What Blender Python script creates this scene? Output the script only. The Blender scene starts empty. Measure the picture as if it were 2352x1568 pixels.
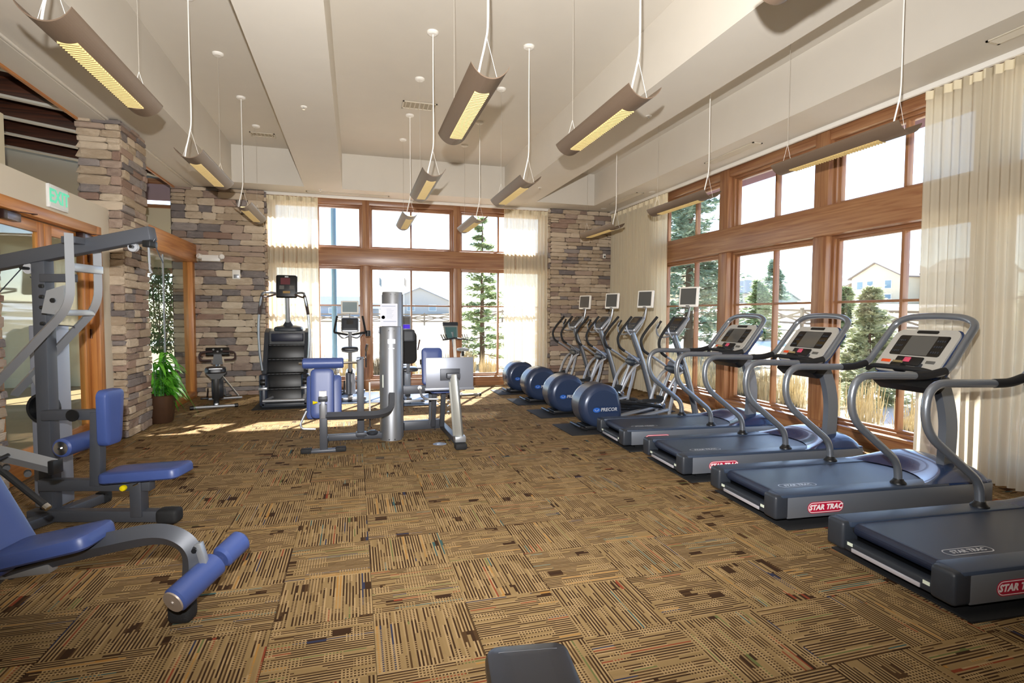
import bpy, bmesh, math, random
from mathutils import Vector as V, Matrix, Euler

# ------------------------------------------------------------------ camera, sky, sun, flash, exposure
scn = bpy.context.scene
COL = scn.collection
FPX, YAW, PITCH, ROLL, CAMH = 1248.27, 0.281585, -0.048539, 0.004702, 1.6
fw = V((math.sin(YAW)*math.cos(PITCH), math.cos(YAW)*math.cos(PITCH), math.sin(PITCH)))
rt = V((math.cos(YAW), -math.sin(YAW), 0)); up = rt.cross(fw)
r2 = rt*math.cos(ROLL)+up*math.sin(ROLL); u2 = up*math.cos(ROLL)-rt*math.sin(ROLL)
cam = bpy.data.cameras.new('camera'); camo = bpy.data.objects.new('camera', cam); COL.objects.link(camo)
cam.sensor_width = 36; cam.lens = 36*FPX/2352; cam.clip_start = .05; cam.clip_end = 800
M = Matrix((r2, u2, -fw)).transposed().to_4x4(); M.translation = (0, 0, CAMH)
camo.matrix_world = M
scn.camera = camo
scn.view_settings.view_transform = 'Standard'; scn.view_settings.look = 'None'
scn.view_settings.gamma = 1; scn.view_settings.use_curve_mapping = False
scn.view_settings.exposure = 1.25

SUN_AZ = math.atan2(.52, 1.0)          # sun stands beyond the back wall, a little to the right
SUN_EL = math.radians(40)
wd = bpy.data.worlds.new('sky'); scn.world = wd; wd.use_nodes = True
wn = wd.node_tree; wn.nodes.clear()
sk = wn.nodes.new('ShaderNodeTexSky'); sk.sky_type = 'NISHITA'; sk.sun_disc = False
sk.sun_elevation = SUN_EL; sk.sun_rotation = SUN_AZ; sk.altitude = 1600; sk.dust_density = .7; sk.air_density = 1.0
bg = wn.nodes.new('ShaderNodeBackground'); bg.inputs[1].default_value = .24
wo = wn.nodes.new('ShaderNodeOutputWorld')
wn.links.new(sk.outputs[0], bg.inputs[0]); wn.links.new(bg.outputs[0], wo.inputs[0])

sd = bpy.data.lights.new('sun', 'SUN'); sd.energy = 11.0; sd.angle = math.radians(.6); sd.color = (1, .97, .93)
so = bpy.data.objects.new('sun', sd); COL.objects.link(so)
sdir = V((math.sin(SUN_AZ)*math.cos(SUN_EL), math.cos(SUN_AZ)*math.cos(SUN_EL), math.sin(SUN_EL)))
so.rotation_euler = sdir.to_track_quat('Z', 'Y').to_euler(); so.location = sdir*40
# the photographer's flash, just above the lens: it throws the lamp shadows on the ceiling
fd = bpy.data.lights.new('camera_flash', 'SPOT'); fd.energy = 950; fd.shadow_soft_size = .025; fd.color = (1, .98, .96); fd.spot_size = math.radians(125); fd.spot_blend = .9
fo = bpy.data.objects.new('camera_flash', fd); COL.objects.link(fo); fo.location = (-.05, .02, CAMH+.32)
fo.rotation_euler = (fw*math.cos(.28)+u2*math.sin(.28)).to_track_quat('-Z', 'Y').to_euler()

# ------------------------------------------------------------------ mesh helpers
random.seed(7)
ID = Matrix.Identity(4)
class MB:
    def __init__(s, mtx=None): s.v = []; s.f = []; s.mi = []; s.M = mtx or ID; s.cur = 0
    def add(s, vs, fs, m=None):
        o = len(s.v); T = s.M if m is None else s.M @ m
        s.v += [tuple(T @ V(p)) for p in vs]
        s.f += [tuple(i+o for i in f) for f in fs]; s.mi += [s.cur]*len(fs); return s
    def box(s, x0, x1, y0, y1, z0, z1, bev=0, rot=None, seg=2):
        c = V(((x0+x1)/2, (y0+y1)/2, (z0+z1)/2)); d = V((abs(x1-x0), abs(y1-y0), abs(z1-z0)))
        m = Matrix.Translation(c)
        if rot: m = m @ Euler([math.radians(a) for a in rot]).to_matrix().to_4x4()
        if bev <= 0:
            q = [(sx*d.x/2, sy*d.y/2, sz*d.z/2) for sx in (-1, 1) for sy in (-1, 1) for sz in (-1, 1)]
            return s.add(q, [(0,1,3,2), (4,6,7,5), (0,4,5,1), (2,3,7,6), (0,2,6,4), (1,5,7,3)], m)
        bm = bmesh.new(); bmesh.ops.create_cube(bm, size=1); bmesh.ops.scale(bm, vec=d, verts=bm.verts)
        bmesh.ops.bevel(bm, geom=bm.edges[:], offset=min(bev, min(d)*.49), segments=seg, affect='EDGES', profile=.5)
        bm.verts.index_update()
        s.add([v.co.copy() for v in bm.verts], [[v.index for v in f.verts] for f in bm.faces], m); bm.free(); return s
    def bar(s, p0, p1, w, h, bev=0, upv=(0, 0, 1)):
        p0 = V(p0); p1 = V(p1); d = p1-p0; L = d.length; x = d.normalized()
        y = V(upv).cross(x)
        if y.length < 1e-4: y = V((0, 1, 0)).cross(x)
        y.normalize(); z = x.cross(y)
        m = Matrix((x, y, z)).transposed().to_4x4(); m.translation = (p0+p1)/2
        old = s.M; s.M = old @ m; s.box(-L/2, L/2, -w/2, w/2, -h/2, h/2, bev); s.M = old; return s
    def tube(s, pts, r, n=10, cap=True, closed=False, flat=None):
        P = [V(p) for p in pts]; k = len(P)
        R = r if isinstance(r, (list, tuple)) else [r]*k
        T = []
        for i in range(k):
            a = P[(i-1) % k] if (closed or i > 0) else P[0]; b = P[(i+1) % k] if (closed or i < k-1) else P[-1]
            T.append((b-a).normalized())
        nrm = T[0].cross(V((0, 0, 1)))
        if nrm.length < .1: nrm = T[0].cross(V((0, 1, 0)))
        nrm.normalize(); vs = []; 
        for i in range(k):
            nrm = (nrm - T[i]*nrm.dot(T[i])).normalized(); bi = T[i].cross(nrm)
            for j in range(n):
                a = 2*math.pi*j/n
                if flat: q = nrm*math.cos(a)*R[i]*flat[0]+bi*math.sin(a)*R[i]*flat[1]
                else: q = nrm*math.cos(a)*R[i]+bi*math.sin(a)*R[i]
                vs.append(P[i]+q)
        fs = []
        for i in range(k if closed else k-1):
            for j in range(n):
                fs.append((i*n+j, i*n+(j+1) % n, ((i+1) % k)*n+(j+1) % n, ((i+1) % k)*n+j))
        if cap and not closed: fs += [tuple(range(n-1, -1, -1)), tuple(range((k-1)*n, k*n))]
        return s.add(vs, fs)
    def lathe(s, prof, m=None, n=20, a0=0, a1=360):
        full = abs(a1-a0) >= 359.9; k = n if full else n+1; vs = []
        for (r, z) in prof:
            for j in range(k):
                a = math.radians(a0+(a1-a0)*j/n); vs.append((r*math.cos(a), r*math.sin(a), z))
        fs = []
        for i in range(len(prof)-1):
            for j in range(n):
                fs.append((i*k+j, i*k+(j+1) % k, (i+1)*k+(j+1) % k, (i+1)*k+j))
        if full:
            if prof[0][0] > 1e-4: fs.append(tuple(range(k-1, -1, -1)))
            if prof[-1][0] > 1e-4: fs.append(tuple(range((len(prof)-1)*k, len(prof)*k)))
        return s.add(vs, fs, m)
    def cyl(s, p0, p1, r, n=16, bev=0):
        p0 = V(p0); p1 = V(p1); d = p1-p0; L = d.length
        m = d.to_track_quat('Z', 'Y').to_matrix().to_4x4(); m.translation = p0
        pr = [(r, 0), (r, L)] if not bev else [(r-bev, 0), (r, bev), (r, L-bev), (r-bev, L)]
        return s.lathe(pr, m, n)
    def prism(s, poly, a0, a1, plane='xz', m=None):
        # poly in the named plane, swept along the third axis
        k = len(poly)
        def P(u, w, a): return {'xz': (u, a, w), 'xy': (u, w, a), 'yz': (a, u, w)}[plane]
        vs = [P(u, w, a0) for u, w in poly]+[P(u, w, a1) for u, w in poly]
        fs = [(i, (i+1) % k, k+(i+1) % k, k+i) for i in range(k)]
        fs += [tuple(range(k-1, -1, -1)), tuple(range(k, 2*k))]
        return s.add(vs, fs, m)
    def grid(s, fn, nu, nv):
        vs = [fn(i/nu, j/nv) for i in range(nu+1) for j in range(nv+1)]
        fs = [(i*(nv+1)+j, (i+1)*(nv+1)+j, (i+1)*(nv+1)+j+1, i*(nv+1)+j+1) for i in range(nu) for j in range(nv)]
        return s.add(vs, fs)
    def pad(s, x0, x1, y0, y1, z0, z1, r=.05, e=.02, rot=None, taper=0, dome=0):
        # upholstered pad: rounded-rectangle plan (taper narrows the +x end), soft edges
        c = V(((x0+x1)/2, (y0+y1)/2, (z0+z1)/2)); hx, hy, hz = (x1-x0)/2, (y1-y0)/2, (z1-z0)/2
        m = Matrix.Translation(c)
        if rot: m = m @ Euler([math.radians(a) for a in rot]).to_matrix().to_4x4()
        def ring(ins, z):
            o = []
            rr = max(r-ins, .004)
            for cx, cy, a0 in ((1, 1, 0), (-1, 1, 90), (-1, -1, 180), (1, -1, 270)):
                for j in range(5):
                    a = math.radians(a0+j*22.5)
                    px = cx*(hx-ins-rr)+rr*math.cos(a); py = cy*(hy-ins-rr)+rr*math.sin(a)
                    py *= 1-taper*(px/hx+1)/2
                    o.append((px, py, z))
            return o
        rs = [ring(e*.7, -hz), ring(0, -hz+e*.5), ring(0, hz-e), ring(e*.35, hz-e*.3), ring(e, hz), ring(e+min(hx, hy)*.4, hz+dome)]
        vs = [p for q in rs for p in q]; k = 20; fs = []
        for i in range(len(rs)-1):
            for j in range(k): fs.append((i*k+j, i*k+(j+1) % k, (i+1)*k+(j+1) % k, (i+1)*k+j))
        fs += [tuple(range(k-1, -1, -1)), tuple(range((len(rs)-1)*k, len(rs)*k))]
        return s.add(vs, fs, m)
    def mesh(s, name, mats, smooth=35):
        me = bpy.data.meshes.new(name); me.from_pydata(s.v, [], s.f)
        for m in (mats if isinstance(mats, (list, tuple)) else [mats]): me.materials.append(m)
        if any(s.mi): me.polygons.foreach_set('material_index', s.mi)
        if smooth:
            me.polygons.foreach_set('use_smooth', [True]*len(me.polygons))
            me.update(); me.set_sharp_from_angle(angle=math.radians(smooth))
        me.update(); return me
    def build(s, name, mats, parent=None, smooth=35):
        o = bpy.data.objects.new(name, s.mesh(name, mats, smooth)); COL.objects.link(o)
        if parent: o.parent = parent
        return o

def rpath(pts, rad, n=5):
    P = [V(p) for p in pts]; out = [P[0]]
    for i in range(1, len(P)-1):
        a, b, c = P[i-1], P[i], P[i+1]; r = rad[i-1] if isinstance(rad, (list, tuple)) else rad
        u = (a-b); w = (c-b); la, lc = u.length, w.length; u.normalize(); w.normalize()
        d = min(r, la*.49, lc*.49)
        for j in range(n+1):
            t = j/n; out.append((b+u*d)*(1-t)**2+b*2*t*(1-t)+(b+w*d)*t*t)
    out.append(P[-1]); return out
def smooth_path(pts, n=5):
    P = [V(p) for p in pts]; out = []
    for i in range(len(P)-1):
        p0 = P[max(i-1, 0)]; p1 = P[i]; p2 = P[i+1]; p3 = P[min(i+2, len(P)-1)]
        for j in range(n):
            t = j/n
            out.append(.5*((2*p1)+(p2-p0)*t+(2*p0-5*p1+4*p2-p3)*t*t+(3*p1-p0-3*p2+p3)*t**3))
    out.append(P[-1]); return out
def tag(o, label=None, cat=None, group=None, kind=None):
    if label: o['label'] = label
    if cat: o['category'] = cat
    if group: o['group'] = group
    if kind: o['kind'] = kind
    return o
def thing(name, label, cat, loc=(0, 0, 0), rz=0, group=None):
    o = bpy.data.objects.new(name, None); COL.objects.link(o); o.empty_display_size = .1
    o.location = loc; o.rotation_euler = (0, 0, math.radians(rz)); return tag(o, label, cat, group)
def copy_tree(o, parent=None):
    c = o.copy(); COL.objects.link(c); c.parent = parent
    for ch in [q for q in bpy.data.objects if q.parent == o]: copy_tree(ch, c)
    return c
def struct(o): o['kind'] = 'structure'; return o
def obj(name, me, parent, loc=(0, 0, 0), rot=(0, 0, 0), sc=(1, 1, 1)):
    o = bpy.data.objects.new(name, me); COL.objects.link(o); o.parent = parent
    o.location = loc; o.rotation_euler = rot; o.scale = sc; return o
def text_mesh(txt, size, shear=0, bold=0, depth=.0008, spacing=1.0):
    cu = bpy.data.curves.new('lettering', 'FONT'); cu.body = txt; cu.size = size; cu.shear = shear; cu.offset = bold
    cu.extrude = depth; cu.align_x = 'CENTER'; cu.align_y = 'CENTER'; cu.resolution_u = 2; cu.space_character = spacing
    o = bpy.data.objects.new('lettering', cu); COL.objects.link(o)
    dg = bpy.context.evaluated_depsgraph_get(); me = bpy.data.meshes.new_from_object(o.evaluated_get(dg))
    bpy.data.objects.remove(o); bpy.data.curves.remove(cu); return me
def lettering(name, txt, size, mat, parent, m, **kw):
    me = text_mesh(txt, size, **kw); me.materials.clear(); me.materials.append(mat)
    o = bpy.data.objects.new(name, me); COL.objects.link(o); o.parent = parent; o.matrix_local = m; return o
def frame(x, y, z, org):
    m = Matrix((V(x), V(y), V(z))).transposed().to_4x4(); m.translation = org; return m

# ------------------------------------------------------------------ materials
def lin(c):
    if isinstance(c, str): c = [int(c[i:i+2], 16)/255 for i in (0, 2, 4)]
    return tuple((x/12.92 if x <= .04045 else ((x+.055)/1.055)**2.4) for x in c)
def P(name, col, rough=.5, metal=0, noise=0, nscale=20, bump=0, bscale=200, spec=.5, coat=0, sheen=0, emit=None, estr=0):
    m = bpy.data.materials.new(name); m.use_nodes = True; t = m.node_tree; b = t.nodes['Principled BSDF']
    c = lin(col); b.inputs['Base Color'].default_value = (*c, 1)
    b.inputs['Roughness'].default_value = rough; b.inputs['Metallic'].default_value = metal
    b.inputs['Specular IOR Level'].default_value = spec; b.inputs['Coat Weight'].default_value = coat
    b.inputs['Sheen Weight'].default_value = sheen
    if emit: b.inputs['Emission Color'].default_value = (*lin(emit), 1); b.inputs['Emission Strength'].default_value = estr
    if noise or bump: tc = t.nodes.new('ShaderNodeTexCoord')
    if noise:
        nz = t.nodes.new('ShaderNodeTexNoise'); nz.inputs['Scale'].default_value = nscale; nz.inputs['Detail'].default_value = 4
        t.links.new(tc.outputs['Object'], nz.inputs['Vector'])
        mx = t.nodes.new('ShaderNodeMix'); mx.data_type = 'RGBA'
        mx.inputs['A'].default_value = (*[x*(1-noise) for x in c], 1); mx.inputs['B'].default_value = (*[min(1, x*(1+noise)) for x in c], 1)
        t.links.new(nz.outputs['Fac'], mx.inputs['Factor']); t.links.new(mx.outputs['Result'], b.inputs['Base Color'])
    if bump:
        n2 = t.nodes.new('ShaderNodeTexNoise'); n2.inputs['Scale'].default_value = bscale; n2.inputs['Detail'].default_value = 3
        t.links.new(tc.outputs['Object'], n2.inputs['Vector'])
        bp = t.nodes.new('ShaderNodeBump'); bp.inputs['Strength'].default_value = bump; bp.inputs['Distance'].default_value = .01
        t.links.new(n2.outputs['Fac'], bp.inputs['Height']); t.links.new(bp.outputs['Normal'], b.inputs['Normal'])
    return m
def wood(name, c1, c2, axis='X', rough=.38, scale=1.0):
    m = bpy.data.materials.new(name); m.use_nodes = True; t = m.node_tree; b = t.nodes['Principled BSDF']
    tc = t.nodes.new('ShaderNodeTexCoord'); mp = t.nodes.new('ShaderNodeMapping')
    s = [26*scale]*3; s['XYZ'.index(axis)] = 1.2*scale; mp.inputs['Scale'].default_value = s
    nz = t.nodes.new('ShaderNodeTexNoise'); nz.inputs['Scale'].default_value = 1; nz.inputs['Detail'].default_value = 6; nz.inputs['Distortion'].default_value = .6
    cr = t.nodes.new('ShaderNodeValToRGB'); cr.color_ramp.elements[0].color = (*lin(c1), 1); cr.color_ramp.elements[1].color = (*lin(c2), 1)
    cr.color_ramp.elements[0].position = .35; cr.color_ramp.elements[1].position = .68
    t.links.new(tc.outputs['Object'], mp.inputs['Vector']); t.links.new(mp.outputs[0], nz.inputs['Vector'])
    t.links.new(nz.outputs['Fac'], cr.inputs['Fac']); t.links.new(cr.outputs[0], b.inputs['Base Color'])
    b.inputs['Roughness'].default_value = rough; b.inputs['Coat Weight'].default_value = .25; b.inputs['Coat Roughness'].default_value = .25
    return m
def glass_mat(name, tint=(1, 1, 1), gloss=1.0):
    m = bpy.data.materials.new(name); m.use_nodes = True; t = m.node_tree; t.nodes.clear()
    tr = t.nodes.new('ShaderNodeBsdfTransparent'); tr.inputs[0].default_value = (*tint, 1)
    gl = t.nodes.new('ShaderNodeBsdfGlossy'); gl.inputs['Roughness'].default_value = .02
    lw_ = t.nodes.new('ShaderNodeLayerWeight'); lw_.inputs[0].default_value = .5
    pw = t.nodes.new('ShaderNodeMath'); pw.operation = 'POWER'; pw.inputs[1].default_value = 5; t.links.new(lw_.outputs['Facing'], pw.inputs[0])
    fr = t.nodes.new('ShaderNodeMath'); fr.operation = 'MULTIPLY_ADD'; fr.inputs[1].default_value = .7*gloss; fr.inputs[2].default_value = .035*gloss; t.links.new(pw.outputs[0], fr.inputs[0])
    mx = t.nodes.new('ShaderNodeMixShader'); o = t.nodes.new('ShaderNodeOutputMaterial')
    t.links.new(fr.outputs[0], mx.inputs[0]); t.links.new(tr.outputs[0], mx.inputs[1]); t.links.new(gl.outputs[0], mx.inputs[2])
    t.links.new(mx.outputs[0], o.inputs[0]); return m
def sheer_mat(name, col, transp=.3, transl=.5):
    m = bpy.data.materials.new(name); m.use_nodes = True; t = m.node_tree; t.nodes.clear()
    c = (*lin(col), 1)
    tc = t.nodes.new('ShaderNodeTexCoord')
    df = t.nodes.new('ShaderNodeBsdfDiffuse'); df.inputs[0].default_value = c
    tl = t.nodes.new('ShaderNodeBsdfTranslucent'); tl.inputs[0].default_value = c
    tr = t.nodes.new('ShaderNodeBsdfTransparent'); tr.inputs[0].default_value = (1, .99, .95, 1)
    a = t.nodes.new('ShaderNodeMixShader'); a.inputs[0].default_value = transl
    b = t.nodes.new('ShaderNodeMixShader')
    wv = t.nodes.new('ShaderNodeTexNoise'); wv.inputs['Scale'].default_value = 30
    mp = t.nodes.new('ShaderNodeMapping'); mp.inputs['Scale'].default_value = (1, 1, .03)
    t.links.new(tc.outputs['Object'], mp.inputs[0]); t.links.new(mp.outputs[0], wv.inputs['Vector'])
    mr = t.nodes.new('ShaderNodeMapRange'); mr.inputs['To Min'].default_value = max(0, transp-.12); mr.inputs['To Max'].default_value = transp+.06
    t.links.new(wv.outputs['Fac'], mr.inputs['Value']); t.links.new(mr.outputs[0], b.inputs[0])
    o = t.nodes.new('ShaderNodeOutputMaterial')
    t.links.new(df.outputs[0], a.inputs[1]); t.links.new(tl.outputs[0], a.inputs[2])
    t.links.new(a.outputs[0], b.inputs[1]); t.links.new(tr.outputs[0], b.inputs[2]); t.links.new(b.outputs[0], o.inputs[0]); return m
def stone_mat(name, c1, c2):
    m = P(name, c1, .9); t = m.node_tree; b = t.nodes['Principled BSDF']
    tc = t.nodes.new('ShaderNodeTexCoord'); oi = t.nodes.new('ShaderNodeObjectInfo')
    ad = t.nodes.new('ShaderNodeVectorMath'); ad.operation = 'ADD'
    ml = t.nodes.new('ShaderNodeMath'); ml.operation = 'MULTIPLY'; ml.inputs[1].default_value = 37
    t.links.new(oi.outputs['Random'], ml.inputs[0]); t.links.new(tc.outputs['Object'], ad.inputs[0]); t.links.new(ml.outputs[0], ad.inputs[1])
    nz = t.nodes.new('ShaderNodeTexNoise'); nz.inputs['Scale'].default_value = 2.2; nz.inputs['Detail'].default_value = 5; nz.inputs['Roughness'].default_value = .65
    t.links.new(ad.outputs[0], nz.inputs['Vector'])
    sm = t.nodes.new('ShaderNodeMath'); sm.operation = 'ADD'; m2 = t.nodes.new('ShaderNodeMath'); m2.operation = 'MULTIPLY_ADD'; m2.inputs[1].default_value = .6; m2.inputs[2].default_value = -.3
    t.links.new(oi.outputs['Random'], m2.inputs[0]); t.links.new(nz.outputs['Fac'], sm.inputs[0]); t.links.new(m2.outputs[0], sm.inputs[1])
    cr = t.nodes.new('ShaderNodeValToRGB'); cr.color_ramp.elements[0].color = (*lin(c1), 1); cr.color_ramp.elements[1].color = (*lin(c2), 1)
    cr.color_ramp.elements[0].position = .3; cr.color_ramp.elements[1].position = .72
    t.links.new(sm.outputs[0], cr.inputs['Fac']); t.links.new(cr.outputs[0], b.inputs['Base Color'])
    bp = t.nodes.new('ShaderNodeBump'); bp.inputs['Strength'].default_value = .5; bp.inputs['Distance'].default_value = .02
    n2 = t.nodes.new('ShaderNodeTexNoise'); n2.inputs['Scale'].default_value = 6; n2.inputs['Detail'].default_value = 6
    t.links.new(ad.outputs[0], n2.inputs['Vector']); t.links.new(n2.outputs['Fac'], bp.inputs['Height']); t.links.new(bp.outputs[0], b.inputs['Normal'])
    return m
def carpet_mat():
    m = P('striped_carpet', '9a7a4a', .95, spec=.1); t = m.node_tree; b = t.nodes['Principled BSDF']; L = t.links.new
    def N(k, **kw):
        n = t.nodes.new(k)
        for a, v in kw.items(): setattr(n, a, v)
        return n
    def MA(op, a, bb=None, c=None):
        n = N('ShaderNodeMath', operation=op)
        for i, q in enumerate((a, bb, c)):
            if q is None: continue
            if isinstance(q, (int, float)): n.inputs[i].default_value = q
            else: L(q, n.inputs[i])
        return n.outputs[0]
    tc = N('ShaderNodeTexCoord'); oi = N('ShaderNodeObjectInfo'); sp = N('ShaderNodeSeparateXYZ'); L(tc.outputs['UV'], sp.inputs[0])
    u, v = sp.outputs[0], sp.outputs[1]; rnd = MA('MULTIPLY', oi.outputs['Random'], 91.7)
    vs = MA('MULTIPLY', v, 56.0); row = MA('FLOOR', vs); fr = MA('FRACT', vs)
    def WN(a, bb):
        n = N('ShaderNodeTexWhiteNoise', noise_dimensions='3D'); cb = N('ShaderNodeCombineXYZ')
        for i, q in enumerate((a, bb, rnd)):
            if isinstance(q, (int, float)): cb.inputs[i].default_value = q
            else: L(q, cb.inputs[i])
        L(cb.outputs[0], n.inputs['Vector']); return n
    band = MA('FLOOR', MA('DIVIDE', row, 4))            # bands of four rows share a weave block
    offs = MA('MULTIPLY', WN(band, 3.3).outputs['Value'], 5.0)
    ublk = MA('FLOOR', MA('ADD', MA('MULTIPLY', u, 11.0), offs))
    blk = WN(band, ublk).outputs['Value']
    rowr = WN(row, 1.7).outputs['Value']
    useg = MA('FLOOR', MA('ADD', MA('MULTIPLY', u, 7.0), MA('MULTIPLY', rowr, 9.0)))
    seg = WN(row, useg)
    line = MA('LESS_THAN', fr, .5)
    dots = MA('GREATER_THAN', MA('FRACT', MA('MULTIPLY', u, 62.0)), .42)
    isdot = MA('LESS_THAN', blk, .34); solid = MA('GREATER_THAN', blk, .955)
    dk = MA('MULTIPLY', line, MA('GREATER_THAN', seg.outputs['Value'], .15))
    dk2 = MA('MULTIPLY', dk, dots)
    mixd = N('ShaderNodeMix'); mixd.data_type = 'FLOAT'; L(isdot, mixd.inputs['Factor']); L(dk, mixd.inputs['A']); L(dk2, mixd.inputs['B'])
    dark = MA('MAXIMUM', mixd.outputs[0], MA('MULTIPLY', solid, MA('GREATER_THAN', seg.outputs['Value'], .35)))
    nz = N('ShaderNodeTexNoise'); nz.inputs['Scale'].default_value = 5; L(tc.outputs['Object'], nz.inputs['Vector'])
    base = N('ShaderNodeValToRGB'); e = base.color_ramp.elements
    e[0].color = (*lin('89714c'), 1); e[1].color = (*lin('a98e66'), 1); L(seg.outputs['Value'], base.inputs['Fac'])
    dcol = N('ShaderNodeValToRGB'); dcol.color_ramp.interpolation = 'CONSTANT'; e = dcol.color_ramp.elements
    cols = [(0, '3b291a'), (.5, '4d3823'), (.78, '3a271a'), (.885, '83402a'), (.915, 'a37840'), (.94, '3f5a58'), (.962, '66693f'), (.982, '35374a')]
    e[0].color = (*lin(cols[0][1]), 1); e[1].position = cols[1][0]; e[1].color = (*lin(cols[1][1]), 1)
    for p_, c_ in cols[2:]: q = e.new(p_); q.color = (*lin(c_), 1)
    L(WN(row, MA('FLOOR', MA('MULTIPLY', u, 2.6))).outputs['Value'], dcol.inputs['Fac'])
    mx = N('ShaderNodeMix'); mx.data_type = 'RGBA'; L(dark, mx.inputs['Factor']); L(base.outputs[0], mx.inputs['A']); L(dcol.outputs[0], mx.inputs['B'])
    L(mx.outputs['Result'], b.inputs['Base Color'])
    bp = N('ShaderNodeBump'); bp.inputs['Strength'].default_value = .35; bp.inputs['Distance'].default_value = .004
    n2 = N('ShaderNodeTexNoise'); n2.inputs['Scale'].default_value = 260; L(tc.outputs['Object'], n2.inputs['Vector'])
    L(MA('SUBTRACT', n2.outputs['Fac'], MA('MULTIPLY', dark, .5)), bp.inputs['Height']); L(bp.outputs[0], b.inputs['Normal'])
    return m

M_cream = P('cream_plaster', 'd5cfc4', .85, noise=.03, nscale=3)
M_wall = P('warm_wall_plaster', 'd4cab8', .85, noise=.03, nscale=3)
M_white = P('white_enamel', 'ece9e2', .4)
M_woodX = wood('oiled_fir_x', '855638', 'a67b55', 'X'); M_woodY = wood('oiled_fir_y', '855638', 'a67b55', 'Y'); M_woodZ = wood('oiled_fir_z', '855638', 'a67b55', 'Z')
M_woodL = wood('door_fir_z', 'a8662c', 'cc8a45', 'Z', .42); M_woodLY = wood('door_fir_y', 'a8662c', 'cc8a45', 'Y', .42)
M_dkwood = wood('dark_stained_beam', '2c1409', '5a2d15', 'X', .5)
M_mortar = P('mortar', '544a41', .95, noise=.2, nscale=25, bump=.4, bscale=60)  # mortar colour darkened to carry the shade in the recessed joints
M_st = [stone_mat('tan_ledgestone', 'a9967f', 'cbbaa4'), stone_mat('brown_ledgestone', '8a766a', 'ab9787'), stone_mat('grey_ledgestone', '736b69', '968c87'), stone_mat('rust_ledgestone', '8c7264', 'a88f7f')]
M_glass = glass_mat('window_glass'); M_glass2 = glass_mat('interior_glass', (.93, .97, .95))
M_carpet = carpet_mat()
M_sheer = sheer_mat('ivory_sheer', 'e6dcc4', .10, .42)
M_sheer2 = sheer_mat('dense_ivory_sheer', 'd6ccb6', .02, .42)
M_charcoal = P('charcoal_powdercoat', '4c4f56', .45, .3, bump=.05, bscale=400)
M_dark = P('dark_grey_plastic', '2b3038', .42, bump=.08, bscale=300)
M_black = P('black_plastic', '121315', .4); M_rubber = P('black_rubber', '17181a', .75, bump=.2, bscale=150)
M_grip = P('black_foam_grip', '151517', .65)
M_silver = P('silver_powdercoat', 'a9adb3', .35, .65); M_chrome = P('chrome', 'd9dbde', .12, 1.0)
M_steel = P('brushed_steel_shroud', 'a9adb4', .4, .85, noise=.05, nscale=6)
M_tube = P('grey_metallic_tube', '8d939c', .3, .7)
M_panel = P('grey_metallic_panel', '7d838d', .38, .55)
M_vinyl = P('blue_vinyl', '3c4e85', .38, noise=.08, nscale=8, bump=.06, bscale=500)
M_blackvinyl = P('black_vinyl', '26272c', .33, noise=.1, nscale=8, bump=.06, bscale=500)
M_belt = P('treadmill_belt', '1c2438', .3, bump=.25, bscale=600)  # navy base tint stands for blue sky mirrored in the belt
M_hood = P('sky_tinted_hood', '22355a', .2, coat=.4)  # blue of the reflected sky is mixed into the hood colour
M_rail = P('grey_blue_foot_rail', '333f52', .36, bump=.15, bscale=500)
M_bezel = P('pale_silver_bezel', 'c6c4be', .4, .3)
M_screen = P('dark_screen', '16171a', .08, coat=.6); M_lcd = P('grey_lcd', '5a5a58', .12, coat=.5)
M_red = P('red_badge', 'b5163a', .4); M_badge = P('white_badge_print', 'f3e9ea', .5)
M_orange = P('orange_key', 'e2521f', .4); M_yellow = P('yellow_knob', 'e8d311', .35)
M_pcb = P('deep_blue_shroud', '2e3b56', .3, .15, coat=.3); M_eye = P('blue_emblem', '2f62b8', .3)
M_greyprint = P('silver_print', 'c9ccd2', .4, .3); M_sticker = P('pale_sticker', 'dfe8d6', .5)
# ------------------------------------------------------------------ room shell
XL, XR, YB, YF, ZS, ZT = -2.95, 5.95, 11.95, -2.2, 4.02, 4.70
# floor: concrete slab with carpet tiles laid as a chequer of stripe directions
floor = struct(MB().box(XL-.3, XR, YF, YB, -.06, -.008).build('floor', P('screed', '6b5a40', .95), smooth=0))
def tile_mesh(tiles, name):
    T = .4985; e = .004; vs = []; fs = []; uv = []
    for k, (x, y, rot) in enumerate(tiles):
        q = [(-T/2, -T/2), (T/2, -T/2), (T/2, T/2), (-T/2, T/2)]; o = len(vs)
        for a, b in q: vs.append((x+a, y+b, -.008))
        for a, b in q: vs.append((x+a*(1-e), y+b*(1-e), 0))
        ff = [(o+4, o+5, o+6, o+7)]+[(o+i, o+(i+1) % 4, o+4+(i+1) % 4, o+4+i) for i in range(4)]
        for f in ff:
            fs.append(f)
            for i in f:
                a, b = q[(i-o) % 4]
                if rot: a, b = b, -a
                uv.append((a+.25+k*13, b+.25+k*7))
    me = bpy.data.meshes.new(name); me.from_pydata(vs, [], fs)
    l = me.uv_layers.new(name='UVMap')
    for i, c in enumerate(uv): l.data[i].uv = c
    me.materials.append(M_carpet); return me
one = tile_mesh([(0, 0, 0)], 'carpet_tile')
near = []; rest = []
for i in range(-8, 13):
    for j in range(-10, 19):
        x, y = .08+.25+i*.5, 2.92+.25+j*.5
        if x-.25 < XL-.5 or x > XR-.02 or y > YB-.1 or y < YF: continue
        if y+.25 > YB-.03: continue
        near.append((x, y, (i+j) % 2))
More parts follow.
